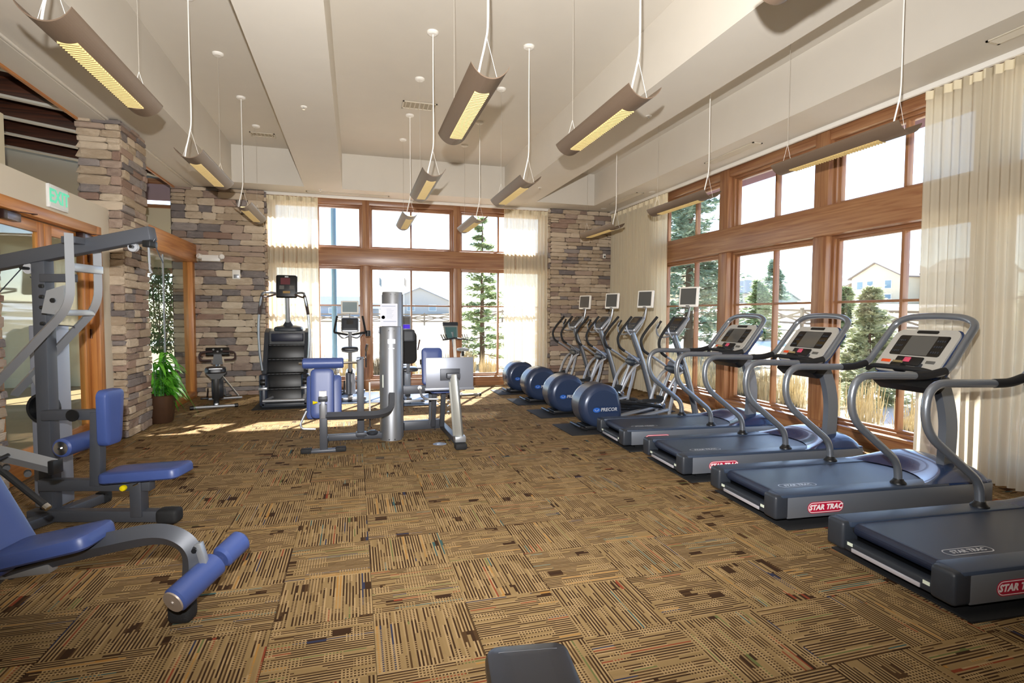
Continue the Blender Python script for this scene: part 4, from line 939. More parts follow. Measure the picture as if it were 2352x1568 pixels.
MB(Matrix.Translation((.635, 0, .815)) @ Euler((0, math.radians(92), 0)).to_matrix().to_4x4()).pad(-.215, .205, -.115, .115, -.04, .04, .05, .02, None, .22).build('back_pad', M_vinyl, gy)
MB().lathe([(0, -.006), (.045, -.006), (.045, .006), (0, .006)], frame((1, 0, 0), (0, 0, 1), (0, -1, 0), (.40, -.05, .84)), 16).build('pulley', M_black, gy)
for q, nm, mt in (((.42, -.20, .63, .42, .17, .63, .055), 'thigh_roller', M_vinyl),): MB().cyl(q[:3], q[3:6], .068, 20, .012).build(nm, mt, gy)
MB().lathe([(0, .004), (.012, .004), (.05, .002), (.05, 0)], frame((1, 0, 0), (0, 0, 1), (0, -1, 0), (.42, -.201, .63)), 20).build('roller_cap', M_chrome, gy); MB().cyl((.42, -.215, .63), (.42, .2, .63), .011, 8).build('roller_axle', M_chrome, gy)
MB().lathe([(0, 0), (.02, .004), (.024, .02), (.02, .034), (0, .038)], frame((1, 0, 0), (0, 0, 1), (0, -1, 0), (.76, -.05, .295)), 14).build('pull_knob', M_yellow, gy)
MB().tube([(.82, -.05, .305), (.86, -.05, .325)], .006, 6).build('pull_pin', M_chrome, gy)
# pulleys and cable under the boom end
for x, z, r in ((.83, 2.095, .036), (.05, 1.93, .04)):
    pu = MB().lathe([(0, -.008), (r*.9, -.008), (r, -.012), (r*.9, 0), (r, .012), (r*.9, .008), (0, .008)], frame((1, 0, 0), (0, 0, 1), (0, -1, 0), (x, .06-.05*x, z)), 18).build('pulley', P('pulley_clear', 'b9bcc2', .3, .4), gy)
    MB().cyl((x, -.02, z), (x, .1, z), .012, 10).build('pulley_bolt', M_black, gy)
MB().box(.93, .99, -.05, .05, 2.09, 2.14, .008).build('boom_bracket', M_black, gy)
MB().tube([(.95, 0, 2.10), (.955, 0, 1.93), (.97, 0, 1.90)], .008, 7).build('cable', M_steel, gy); 
ch = MB()
for i in range(5): ch.lathe([(.006, -.002), (.011, 0), (.006, .002)], frame((1, 0, 0), (0, 0, 1), (0, -1, 0), (.955+.004*(i % 2), 0, 1.97-i*.028)), 8)
ch.build('chain', M_chrome, gy)
MB().tube(smooth_path([(.97, 0, 2.10), (1.0, 0, 2.16), (.99, .02, 2.1), (1.04, .02, 1.98)], 4), .004, 6).build('tail_cable', M_dark, gy)
for a_, b_ in (((.14, .03, 1.64), (.40, 0, 1.62)), ((.14, .03, 1.52), (.40, 0, 1.50))): MB().tube([a_, b_], .004, 6).build('guide_cable', M_dark, gy)
MB().tube([(.0, .05, 1.93), (-.3, .05, 1.6)], .004, 6).tube([(.06, .05, 1.87), (.14, .05, 1.8)], .004, 6).build('pull_cable', M_dark, gy)
for i, z in enumerate((1.80, 1.72, 1.64, 1.52)): MB().cyl((.14, .03, z), (.165, .03, z), .014, 8).build('bolt', M_black, gy)
# silver overhead press arms: two bars joined by cross pieces
def armp(y, dx): return rpath([(.405+dx, y, 2.17), (.405+dx, y, 1.66), (-.24+dx, y, .97)], .13)
for y, dx in ((-.13, .07), (.17, .06)):
    MB().tube(armp(y, dx), .044, 4, flat=(.75, 1)).build('press_arm', M_silver, gy, 30)
MB().box(.45, .51, -.13, .17, 1.90, 1.96, .006).build('arm_crosspiece', M_silver, gy); MB().box(.36, .44, -.13, .17, 1.58, 1.625, .006).build('arm_crosspiece', M_silver, gy)
MB().bar((.14, .06, 1.86), (.40, .02, 1.86), .06, .06, .006).build('arm_mount', B, gy); MB().bar((.40, .02, 2.13), (.50, .02, 2.13), .25, .05, .006, (0, 0, 1)).build('arm_mount', B, gy)
MB().prism([(.26, 1.60), (.30, 1.76), (.42, 1.80), (.42, 1.58)], -.12, -.10, 'xz').build('arm_bracket', M_silver, gy, 0); MB().cyl((.345, -.13, 1.69), (.345, -.09, 1.69), .018, 10).build('pivot_bolt', M_black, gy)
MB().lathe([(.10, -.016), (.12, -.016), (.12, .016), (.10, .016), (.10, -.016)], frame((1, 0, 0), (0, 0, 1), (0, -1, 0), (.03, .17, .86)), 26).build('cam_wheel', M_black, gy)
MB().bar((-.04, .17, 1.16), (.03, .17, .98), .04, .05, .006).build('cam_link', M_silver, gy)
MB().box(-.12, .06, .24, .42, .05, 1.5, .01).build('weight_stack_shroud', P('stack_grey', '9196a2', .4, .4), gy)
# chest press arm with hanging handles
MB().tube(smooth_path([(.0, -.80, .74), (.33, -.78, .755), (.50, -.78, .74), (.82, -.78, .655)], 5), .05, 4, flat=(.5, 1)).build('chest_press_arm', M_silver, gy, 30)
MB().box(.80, .835, -.82, -.74, .615, .70, .004).build('arm_end_cap', M_black, gy)
MB().bar((.0, -.80, .03), (.0, -.80, 1.1), .09, .09, .008).bar((.02, -.55, .05), (.0, -.84, .05), .09, .07, .008).build('press_post', B, gy)
for px in (.58, .70): MB().cyl((px, -.84, .70-(px-.5)*.3), (px+.05, -.90, .705-(px-.5)*.3), .018, 10).build('pivot_pin', M_black, gy)
for p, q in (((.58, -.90, .69), (.86, -.93, .47)), ((.22, -1.02, .50), (.46, -1.05, .27))):
    MB().tube([p, q], .019, 10).build('handle_grip', M_grip, gy); dd = (V(q)-V(p)).normalized()
    MB().cyl(q, tuple(V(q)+dd*.035), .02, 10, .004).build('grip_end', M_chrome, gy)
    MB().tube(rpath([(p[0]-.02, -.80, .735), (p[0]-.02, p[1], p[2]+.03), p], .02), .014, 8).build('handle_stem', M_black, gy)
# station two: leg extension seat nearest the open floor, rooted on the same base frame
Y2 = -1.95
def Q(x, y, z):   # world to machine frame
    w = V((x+2.4, y-4.89, 0)); return (w.dot(d1), w.dot(n1), z)
MB().tube(smooth_path([Q(-1.72, 3.32, .29), Q(-1.53, 3.28, .345), Q(-1.22, 3.20, .425), Q(-1.0, 3.15, .465), Q(-.88, 3.12, .44), Q(-.82, 3.11, .36), Q(-.82, 3.11, .22)], 6), .055, 4, flat=(.85, 1)).build('leg_beam', B, gy, 30)
MB().tube(smooth_path([Q(-.82, 3.11, .30), Q(-.85, 3.12, .14), Q(-.89, 3.13, .05)], 4), .045, 4, flat=(.8, 1)).build('leg_beam_end', B, gy, 30)
c_ = Q(-.89, 3.13, .06); MB().box(c_[0]-.045, c_[0]+.075, c_[1]-.05, c_[1]+.05, .002, .125, .03, seg=3).build('beam_foot', M_rubber, gy)
a_, b_ = V(Q(-.86, 2.93, .20)), V(Q(-.62, 3.30, .335)); ax_ = (b_-a_)
MB().cyl(a_, a_+ax_*.60, .066, 22, .014).build('ankle_roller', M_vinyl, gy); MB().cyl(a_+ax_*.66, b_, .062, 22, .014).build('ankle_roller', M_vinyl, gy)
MB().cyl(a_-ax_*.02, b_+ax_*.01, .012, 8).build('roller_axle', M_chrome, gy)
mm = ax_.to_track_quat('Z', 'Y').to_matrix().to_4x4(); mm.translation = a_-ax_.normalized()*.004
MB(mm).lathe([(0, -.008), (.01, -.007), (.012, -.002), (.056, -.001), (.058, .006)], None, 20).build('roller_cap', P('satin_cap', 'b9aca0', .38, .6), gy)
MB().bar(Q(-.785, 3.09, .42), Q(-.745, 3.08, .27), .035, .035, .004).build('roller_hanger', M_silver, gy); MB().cyl(Q(-.80, 3.06, .39), Q(-.80, 3.14, .40), .013, 8).build('hanger_bolt', M_black, gy)
rz2 = Euler((0, math.radians(-12), math.radians(2))).to_matrix().to_4x4()
MB(Matrix.Translation(Q(-1.47, 3.22, .435)) @ rz2).pad(-.24, .24, -.155, .155, -.035, .04, .06, .025, None, .12).build('leg_seat', M_vinyl, gy)
MB(Matrix.Translation(Q(-1.80, 3.33, .57)) @ Euler((0, math.radians(62), 0)).to_matrix().to_4x4()).pad(-.30, .30, -.16, .16, -.04, .04, .07, .025).build('leg_backrest', M_vinyl, gy)
MB().bar(Q(-1.95, 3.38, .25), Q(-1.50, 3.28, .305), .06, .06, .006).build('seat_slide', M_silver, gy)
MB().bar(Q(-1.95, 3.38, .06), Q(-1.95, 3.38, .50), .08, .08, .006).bar(Q(-2.42, 4.33, .05), Q(-1.95, 3.38, .05), .09, .07, .006).bar(Q(-1.95, 3.38, .05), Q(-1.75, 3.32, .27), .06, .06, .006).build('rear_frame', B, gy)
# ------------------------------------------------------------------ stair climber
st = thing('stair_climber', 'black stair climber with tall console before the sheer curtain', 'stair climber', (-1.17, 10.05, .012))
tag(MB(Matrix.Translation((-1.2, 10.4, 0))).box(-.46, .42, -.62, .95, 0, .012, .003).build('rubber_mat', M_rubber), 'black rubber floor mat under the stair climber', 'mat')
SP = [(.0, .10), (.0, .34), (.10, .60), (.22, .84), (.34, 1.08), (.42, 1.26), (.62, 1.33), (1.02, 1.31), (1.10, 1.1), (1.12, .1)]
for s in (-1, 1):
    MB().prism([(y-.0, z) for y, z in SP], s*.335-.035, s*.335+.035, 'yz').build('side_shroud', M_dark, st, 30)
    MB().pad(s*.335-.065, s*.335+.065, -.10, .14, .02, .56, .05, .03).build('side_pod', P('pod_navy', '262c3a', .35), st)
    MB().lathe([(0, .0), (.05, 0), (.055, .02), (.055, .06), (.05, .08), (0, .08)], frame((0, 1, 0), (0, 0, 1), (1, 0, 0), (s*.335-.04, -.09, .43)), 16).build('pod_wheel', M_black, st)
    MB().box(s*.335-.07, s*.335+.07, -.12, .0, .30, .345, .008).build('pod_band', M_silver, st)
    MB().tube(smooth_path([(s*.36, .05, .62), (s*.395, .04, .95), (s*.405, .03, 1.32), (s*.385, .02, 1.62), (s*.34, .0, 1.90), (s*.30, .12, 1.955), (s*.17, .32, 1.955)], 6), .021, 9).build('handrail', M_tube, st)
    MB().tube(smooth_path([(s*.392, .022, 1.58), (s*.36, .01, 1.80), (s*.335, .0, 1.91)], 5), .027, 9).build('rail_grip', P('brown_grip', '3a2b28', .6), st)
    MB().tube(smooth_path([(s*.335, .0, 1.87), (s*.26, .15, 1.89), (s*.16, .30, 1.93)], 4), .016, 8).build('rail_brace', P('brown_brace', '4a3832', .5), st)
for i in range(4):
    y0, z0 = .02+i*.125, .30+i*.245
    m = MB().box(-.30, .30, y0+.00, y0+.02, z0-.235, z0-.01, .006, (-12, 0, 0)).box(-.30, .30, y0-.02, y0+.20, z0-.015, z0+.012, .008); m.build('step', M_black, st)
    k = MB()
    for j in range(9): k.box(-.27+j*.0675-.02, -.27+j*.0675+.02, y0-.022, y0-.018, z0-.005, z0+.002)
    k.build('step_tread', M_charcoal, st, 0)
MB().box(-.30, .30, .05, 1.0, .10, .28).box(-.3, .3, .5, 1.08, .2, 1.28).build('step_housing', M_black, st, 0)
MB().box(-.26, .27, .40, .50, 1.10, 1.24, .01).build('top_well', P('well_navy', '141a30', .4), st)
MB().pad(-.24, .24, .48, 1.0, 1.27, 1.36, .12, .04, None, 0, .02).build('top_cover', M_dark, st)
MB().tube([(0, .62, 1.32), (0, .52, 2.0)], .042, 12).build('console_post', M_silver, st); MB().lathe([(.10, 1.33), (.085, 1.39), (.055, 1.44), (.045, 1.47)], Matrix.Translation((0, .62, 0)), 16).build('post_boot', M_dark, st)
F = frame((1, 0, 0), V((0, .16, 1)).normalized(), V((0, -1, .16)).normalized(), (0, .44, 1.90))
cs = MB(F).box(-.18, .18, -.02, .40, -.07, 0, .045, seg=3).build('console', M_black, st)
for a, b_, c, d, mt in ((-.10, .06, .22, .34, P('red_led', '4a1018', .4, emit='801020', estr=.05)), (-.12, -.04, .13, .20, M_lcd), (.05, .13, .13, .20, M_lcd), (-.06, .06, .06, .10, P('amber_print', '9a7a40', .5)), (-.03, .03, .35, .37, M_greyprint)):
    MB(F).box(a, b_, c, d, 0, .003).build('console_panel', mt, cs, 0)
MB().cyl((-.33, -.16, .12), (.33, -.16, .12), .028, 12).build('step_off_bar', M_silver, st); MB().tube(rpath([(-.30, -.16, .12), (-.20, .02, .16)], .05), .024, 8).tube([(.31, -.16, .13), (.33, -.05, .22)], .03, 8).build('bar_bracket', M_silver, st)
MB().box(-.36, .36, -.1, 1.12, 0, .07, .01).build('base', M_dark, st)

# ------------------------------------------------------------------ small upright bike by the stone wall
bk = thing('exercise_bike', 'small black upright exercise bike before the left stone wall', 'exercise bike', (-2.26, 10.15, 0), 12)
MB().tube([(-.34, .0, .035), (.28, -.02, .035)], .024, 10).build('rear_stabiliser', M_silver, bk)
for x in (-.36, .30): MB().cyl((x-.03, 0-.01, .036), (x+.03, -.01, .036), .034, 12, .006).build('stabiliser_cap', M_black, bk)
MB().tube([(-.16, .95, .035), (.42, .95, .035)], .024, 10).build('front_stabiliser', M_silver, bk)
MB().bar((0, .0, .06), (0, .95, .06), .06, .05, .006).build('base_beam', M_silver, bk)
MB().bar((0, .10, .05), (0, .06, .62), .085, .09, .012).build('seat_post', M_black, bk)
MB().pad(-.165, .165, -.10, .19, .60, .70, .10, .035, None, 0, .01).build('saddle', M_blackvinyl, bk); MB().prism([(-.165, .62), (.165, .62), (.06, .50), (-.06, .50)], -.02, .10, 'xz').build('saddle_pan', M_black, bk, 30)
MB().box(-.10, .10, -.098, -.094, .668, .690, .002).build('saddle_trim', M_greyprint, bk)
MB().lathe([(0, -.10), (.20, -.09), (.22, -.03), (.22, .03), (.20, .09), (0, .10)], frame((0, 1, 0), (0, 0, 1), (1, 0, 0), (.02, .55, .30)), 26).build('flywheel_housing', M_dark, bk)
for s in (-1, 1): MB().bar((s*.13, .5, .28), (s*.14, .40+.1*s, .16), .02, .03).box(s*.18-.06, s*.18+.06, .34+.1*s, .46+.1*s, .13, .16, .01).build('pedal', M_black, bk)
MB().tube([(.02, .55, .45), (.04, .66, .86)], .035, 10).build('front_post', M_tube, bk); MB().tube([(.08, .68, .5), (.36, .93, .07)], .014, 8).build('side_brace', M_silver, bk)
cs = MB(frame((1, 0, 0), V((0, .5, .86)).normalized(), V((0, -.86, .5)).normalized(), (.03, .60, .90))).box(-.19, .19, -.03, .12, -.06, 0, .02).build('console', M_black, bk)
kk = MB(frame((1, 0, 0), V((0, .5, .86)).normalized(), V((0, -.86, .5)).normalized(), (.03, .60, .90)))
for i in range(5): kk.lathe([(0, .003), (.016, .002), (.018, 0)], Matrix.Translation((-.13+i*.065, .03+.04*(i % 2), 0)), 10)
o = kk.build('buttons', M_silver, cs); o['kind'] = 'stuff'
for s in (-1, 1): MB().tube(rpath([(.03+s*.08, .60, .93), (.03+s*.28, .58, .92), (.03+s*.28, .50, .78), (.03+s*.10, .50, .78)], .07), .018, 9).build('handlebar', P('brown_foam', '3b2624', .65), bk)
MB().prism([(-.05, .70), (.11, .70), (.09, .88), (-.03, .88)], .55, .62, 'xz').build('console_neck', M_black, bk, 30)

# ------------------------------------------------------------------ upright bike with television
mtb = P('sky_tinted_mat', '3d5068', .35, bump=.1, bscale=100)  # dark mat whose blue is sky reflection painted into the colour
tag(MB(Matrix.Translation((.0, 10.7, 0))).box(-.42, .46, -.62, .75, 0, .012, .003).build('rubber_mat', mtb), 'floor mat painted with reflected sky blue under the upright bike with a screen', 'mat')
ub = thing('exercise_bike', 'silver upright exercise bike with television behind the leg extension bench', 'exercise bike', (-.09, 10.35, .012))
MB().bar((0, .0, .05), (0, 1.0, .05), .08, .07, .01).bar((-.28, .0, .04), (.28, .0, .04), .07, .06, .012).bar((-.28, 1.0, .04), (.28, 1.0, .04), .07, .06, .012).build('base_frame', M_silver, ub)
MB().pad(-.09, .09, .15, .95, .08, .52, .09, .05).build('drive_shroud', P('shroud_silver', 'a8acb4', .35, .3), ub)
MB().tube([(0, .22, .4), (0, .08, .92)], .034, 12).build('seat_post', M_silver, ub); MB().lathe([(.05, 0), (.045, .1), (.036, .14)], Matrix.Translation((0, .2, .46)), 14).build('post_boot', M_dark, ub)
MB().pad(-.15, .15, -.10, .16, .93, .99, .07, .03, None, 0, .008).build('saddle', M_blackvinyl, ub); MB().prism([(-.15, .96), (-.14, .91), (-.05, .89), (.05, .89), (.14, .91), (.15, .96)], -.05, .1, 'xz').build('saddle_pan', M_dark, ub, 30)
MB().tube([(0, .68, .45), (0, .58, 1.25)], .038, 12).build('mast', M_silver, ub)
for s in (-1, 1):
    MB().bar((s*.11, .45, .32), (s*.12, .45+.14*s, .20+.1*s), .025, .035).build('crank_arm', M_dark, ub); MB().box(s*.18-.055, s*.18+.055, .40+.14*s, .50+.14*s, .18+.1*s, .21+.1*s, .01).build('pedal', M_black, ub)
    MB().tube(smooth_path([(s*.03, .58, 1.16), (s*.14, .46, 1.14), (s*.23, .38, 1.24)], 5), .016, 9).build('lower_bar', M_silver, ub)
    MB().tube(smooth_path([(s*.24, .36, 1.24), (s*.28, .38, 1.26), (s*.265, .46, 1.38), (s*.235, .56, 1.55)], 5), .02, 9).build('upright_grip', M_grip, ub)
    MB().tube([(s*.24, .36, 1.24), (s*.04, .40, 1.20)], .022, 9).build('cross_grip', M_grip, ub)
F = frame((1, 0, 0), V((0, .3, 1)).normalized(), V((0, -1, .3)).normalized(), (0, .52, 1.26))
cs = MB(F).pad(-.165, .165, -.01, .28, -.05, 0, .04, .02).build('console', M_silver, ub); MB(F).pad(-.15, .15, .02, .265, 0, .01, .03, .005).build('console_face', M_dark, cs); MB(F).box(-.06, .06, .14, .22, .01, .013).build('display', M_screen, cs, 0)
MB().tube([(0, .62, 1.4), (0, .66, 1.72)], .016, 8).build('screen_bracket', M_silver, ub)
F = frame((1, 0, 0), V((0, .1, 1)).normalized(), V((0, -1, .1)).normalized(), (0, .62, 1.72)); tv = MB(F).box(-.165, .165, -.12, .13, -.05, 0, .018, seg=3).build('television', M_white, ub)
MB(F).box(-.135, .135, -.09, .105, 0, .003).build('television_screen', P('bright_lcd', '8e9ea4', .1, coat=.5), tv, 0)
MB().cyl((.33, .42, 1.17), (.33, .42, 1.28), .05, 14, .008).build('bottle_holder', M_black, ub); MB().tube([(.04, .55, 1.2), (.3, .44, 1.22)], .01, 6).build('holder_arm', M_dark, ub)

# ------------------------------------------------------------------ recumbent bike behind the tower
tag(MB(Matrix.Translation((.95, 10.55, 0))).box(-.40, .48, -.95, .85, 0, .012, .003).build('rubber_mat', mtb), 'floor mat painted with reflected sky blue under the recumbent bike', 'mat')
rb = thing('recumbent_bike', 'recumbent exercise bike with black mesh backrest directly behind the steel tower', 'exercise bike', (.92, 9.78, .012))
MB().bar((0, .0, .06), (0, 1.5, .06), .10, .08, .012).bar((-.28, .02, .04), (.28, .02, .04), .07, .06, .012).bar((-.25, 1.5, .04), (.25, 1.5, .04), .07, .06, .012).build('base_frame', M_silver, rb)
MB().bar((0, .30, .08), (0, .24, .55), .10, .12, .012).bar((0, .18, .52), (0, .14, .80), .06, .05, .008).build('seat_post', P('post_grey', '7f8894', .4, .3), rb)
MB().pad(-.19, .19, .18, .60, .55, .62, .08, .03).build('seat', M_blackvinyl, rb)
MB(Matrix.Translation((0, .15, .98)) @ Euler((math.radians(84), 0, 0)).to_matrix().to_4x4()).pad(-.16, .155, -.28, .32, -.035, .035, .10, .02, None).build('backrest', P('black_mesh', '1b1b1d', .8), rb)
MB(Matrix.Translation((0, .13, 1.2)) @ Euler((math.radians(84), 0, 0)).to_matrix().to_4x4()).pad(-.12, .12, -.10, .12, -.02, .02, .04, .01).build('headrest_frame', M_dark, rb)
for s in (-1, 1):
    MB().tube(smooth_path([(0, .22, .60), (s*.22, .25, .60), (s*.27, .38, .60), (s*.27, .50, .68)], 5), .017, 8).build('seat_handle', M_tube, rb)
    MB().tube([(s*.27, .46, .66), (s*.275, .54, .73)], .023, 8).build('seat_grip', M_grip, rb)
    MB().tube([(s*.165, .10, .95), (s*.20, .06, 1.14)], .013, 8).build('back_hook', P('brown_hook', '4a3530', .5), rb)
MB().pad(-.11, .11, .85, 1.5, .10, .62, .10, .05).build('drive_shroud', P('shroud_dark', '3f4652', .35, .2), rb)
MB().tube([(0, 1.25, .55), (0, 1.12, 1.25)], .035, 10).build('mast', M_silver, rb)
F = frame((1, 0, 0), V((0, .25, 1)).normalized(), V((0, -1, .25)).normalized(), (0, 1.06, 1.42)); tv = MB(F).box(-.15, .15, -.13, .15, -.05, 0, .018, seg=3).build('television', M_silver, rb)
MB(F).box(-.12, .12, -.02, .12, 0, .003).build('television_screen', M_lcd, tv, 0); MB(F).box(-.12, .12, -.11, -.03, 0, .003).build('television_band', P('violet_screen', '3a1fb0', .2, emit='3a1fb0', estr=.4), tv, 0)

# ------------------------------------------------------------------ spin-style bike near the pine window
sb = thing('exercise_bike', 'upright bike with forked handlebars behind the leg press plate', 'exercise bike', (2.02, 10.35, 0), 8)
MB().bar((-.05, .0, .05), (0, .95, .05), .07, .06, .01).build('base_beam', M_silver, sb)
for y in (0, .95): MB().tube([(-.30, y, .04), (.34, y, .04)], .026, 10).build('stabiliser', M_silver, sb); 
for y in (0, .95):
    for x in (-.30, .34): MB().cyl((x-.02, y, .038), (x+.02, y, .038), .034, 12, .005).build('stabiliser_cap', M_black, sb)
MB().lathe([(.16, -.012), (.24, -.02), (.25, 0), (.24, .02), (.16, .012), (.16, -.012)], frame((0, 1, 0), (0, 0, 1), (1, 0, 0), (0, .72, .30)), 28).lathe([(0, -.03), (.05, -.03), (.05, .03), (0, .03)], frame((0, 1, 0), (0, 0, 1), (1, 0, 0), (0, .72, .30)), 16).build('flywheel', M_chrome, sb)
for a in range(5):
    an = math.radians(a*72); MB().bar((0, .72, .30), (0, .72+.17*math.cos(an), .30+.17*math.sin(an)), .015, .03).build('flywheel_spoke', M_dark, sb)
MB().bar((0, .20, .08), (0, .10, .85), .05, .06, .008).bar((0, .22, .45), (0, .72, .32), .05, .06, .008).bar((0, .45, .40), (0, .60, 1.10), .05, .06, .008).build('frame', M_white, sb)
MB().pad(-.10, .10, -.08, .18, .90, .95, .06, .02, None, 0, .006).build('saddle', P('pale_saddle', '9aa0a0', .5), sb); MB().bar((0, .06, .80), (0, .06, .91), .04, .05).build('saddle_clamp', M_black, sb)
for s in (-1, 1):
    MB().bar((s*.08, .36, .28), (s*.09, .36+.12*s, .18), .02, .03).box(s*.14-.045, s*.14+.045, .32+.12*s, .40+.12*s, .165, .19, .008).build('pedal', M_black, sb)
    MB().tube(smooth_path([(0, .58, 1.13), (s*.12, .55, 1.11), (s*.27, .48, 1.10)], 4), .016, 8).build('handlebar', M_dark, sb)
    for i in range(3): MB().tube([(s*(.17+.045*i), .50-.01*i, 1.10), (s*(.175+.05*i), .60, 1.20)], .011, 7).build('bar_horn', M_black, sb)
F = frame((1, 0, 0), V((0, .3, 1)).normalized(), V((0, -1, .3)).normalized(), (-.05, .58, 1.12)); cs = MB(F).prism([(-.13, 0), (.13, 0), (.15, .34), (-.16, .34)], -.04, 0, 'xy').build('console', P('console_grey', '8d928f', .4, .2), sb, 30)
MB(F).prism([(-.105, .01), (.105, .01), (.12, .24), (-.125, .24)], 0, .003, 'xy').build('display', P('teal_lcd', '4a6f72', .15, coat=.4), cs, 0); MB(F).prism([(-.165, .27), (.152, .27), (.155, .345), (-.165, .345)], -.03, .008, 'xy').build('console_visor', M_dark, cs, 30)
MB().bar((0, .58, .95), (-.03, .62, 1.25), .05, .04).build('console_stem', M_silver, sb)

# ------------------------------------------------------------------ black bench pad at the front
bn = thing('weight_bench', 'black vinyl weight bench standing alone on the open carpet', 'bench', (.56, 1.75, 0), -8)
MB().pad(-.145, .145, -1.15, .005, .40, .465, .055, .022, None, 0, .004).build('pad', M_blackvinyl, bn)
MB().tube([(-.10, -.05, .4665), (.10, -.05, .4665)], .0018, 5).build('seam', P('vinyl_seam', '35363c', .5), bn)
MB().bar((0, -.1, .37), (0, -1.1, .37), .06, .06).bar((0, -.2, .03), (0, -.2, .36), .06, .06).bar((0, -1.0, .03), (0, -1.0, .36), .06, .06).build('frame', M_charcoal, bn)
MB().bar((-.2, -.2, .025), (.2, -.2, .025), .06, .05, .008).bar((-.2, -1.0, .025), (.2, -1.0, .025), .06, .05, .008).build('foot', M_charcoal, bn)

# ------------------------------------------------------------------ potted plants
def leaf(m, base, d, L, W, droop, n=5):
    base = V(base); d = V(d); h = V((d.x, d.y, 0)); h = h.normalized() if h.length > .01 else V((1, 0, 0)); sd = h.cross(V((0, 0, 1))); pts = []
    for i in range(n+1):
        f = i/n; p = base+d*(L*f)+V((0, 0, -droop*L*f*f)); w = W*math.sin(math.pi*min(1, .12+f*.88))**.8*(1 if i < n else .02)
        pts += [p-sd*w+V((0, 0, w*.25)), p, p+sd*w+V((0, 0, w*.25))]
    fs = []
    for i in range(n):
        for j in range(2): fs.append((i*3+j, i*3+j+1, i*3+4+j, i*3+3+j))
    m.add(pts, fs)
def leafmat(name, c1, c2):
    m = P(name, c1, .45); t = m.node_tree; b_ = t.nodes['Principled BSDF']; tc = t.nodes.new('ShaderNodeTexCoord'); nz = t.nodes.new('ShaderNodeTexNoise'); nz.inputs['Scale'].default_value = 9
    cr = t.nodes.new('ShaderNodeValToRGB'); cr.color_ramp.elements[0].color = (*lin(c1), 1); cr.color_ramp.elements[1].color = (*lin(c2), 1); cr.color_ramp.elements[0].position = .35; cr.color_ramp.elements[1].position = .65
    t.links.new(tc.outputs['Object'], nz.inputs['Vector']); t.links.new(nz.outputs['Fac'], cr.inputs['Fac']); t.links.new(cr.outputs[0], b_.inputs['Base Color']); b_.inputs['Subsurface Weight'].default_value = 0
    tl = t.nodes.new('ShaderNodeBsdfTranslucent'); t.links.new(cr.outputs[0], tl.inputs[0]); ad = t.nodes.new('ShaderNodeMixShader'); ad.inputs[0].default_value = .3
    o_ = t.nodes['Material Output']; t.links.new(b_.outputs[0], ad.inputs[1]); t.links.new(tl.outputs[0], ad.inputs[2]); t.links.new(ad.outputs[0], o_.inputs[0]); return m
M_leaf = leafmat('bright_leaf', '3a8a20', '84d548'); M_leafd = leafmat('dark_leaf', '2a6424', '559648')
pt = thing('potted_plant', 'bright green arching houseplant in a brown pot beside the stone pier', 'plant', (-2.745, 9.06, 0))
MB().lathe([(0, 0), (.135, 0), (.15, .02), (.185, .36), (.195, .40), (.18, .41), (.165, .38), (0, .36)], None, 28).build('pot', P('brown_glazed_pot', '4a3324', .4, noise=.15), pt)
MB().lathe([(0, .365), (.165, .365)], None, 20).build('soil', P('soil', '2a1d14', .95), pt)
rg = random.Random(5); k = 0
for s_ in range(11):
    a0 = rg.uniform(0, 6.28); r0 = rg.uniform(0, .10); h = rg.uniform(.5, .98); bx, by = r0*math.cos(a0), r0*math.sin(a0)
    MB().tube([(bx, by, .36), (bx*1.3, by*1.3, h)], .009, 6).build('stem', M_leafd, pt)
    for i in range(11):
        a = rg.uniform(-.55, 2.1); f = (i+1)/11; el = rg.uniform(.3, 1.15); L_ = rg.uniform(.30, .48)
        d = V((math.cos(a)*math.cos(el), math.sin(a)*math.cos(el), math.sin(el)))
        if a > 2.2 or a < -2.2: L_ *= .45
        m = MB(); leaf(m, (bx*1.2, by*1.2, .40+(h-.38)*f), d, L_, rg.uniform(.03, .048), rg.uniform(.7, 1.5)); m.build('leaf', M_leaf, pt, 60)
fc = thing('ficus_tree', 'tall leafy ficus tree behind the glazed panel in the lobby', 'plant', (-3.86, 12.9, 0))
MB().lathe([(0, 0), (.17, 0), (.2, .36), (.18, .37), (.17, .33), (0, .33)], None, 24).build('pot', P('clay_pot', '7a4630', .6), fc)
tr = MB()
for a in (0, 2.1, 4.2): tr.tube(smooth_path([(.03*math.cos(a), .03*math.sin(a), .33), (.05*math.cos(a+1), .05*math.sin(a+1), .9), (.16*math.cos(a), .16*math.sin(a), 1.6), (.2*math.cos(a), .2*math.sin(a), 2.2)], 4), .014, 6)
tr.build('trunk', P('ficus_bark', '6a5c4a', .8), fc)
m = MB(); rg = random.Random(9)
for i in range(2300):
    z = rg.uniform(.8, 2.55); R = .42*math.sin(math.pi*min(1, (z-.55)/2.15))**.7; a = rg.uniform(0, 6.28); r = R*rg.random()**.5
    a2 = rg.uniform(0, 6.28); leaf(m, (r*math.cos(a)*.85, r*math.sin(a)*1.1, z), (math.cos(a2)*.8, math.sin(a2)*.8, -.2), rg.uniform(.06, .10), rg.uniform(.016, .026), .5, 2)
o = m.build('foliage', M_leafd, fc, 60); o['kind'] = 'stuff'

oc = thing('floor_outlet_cover', 'round silver outlet cover set in the carpet before the leg press', 'outlet cover', (1.0, 6.66, 0))
MB().lathe([(0, .003), (.075, .003), (.085, 0)], None, 24).build('cover_plate', P('outlet_silver', 'a9aeb4', .35, .7), oc); MB().box(-.04, .04, -.03, .03, .003, .006, .001).build('hatch', M_silver, oc)
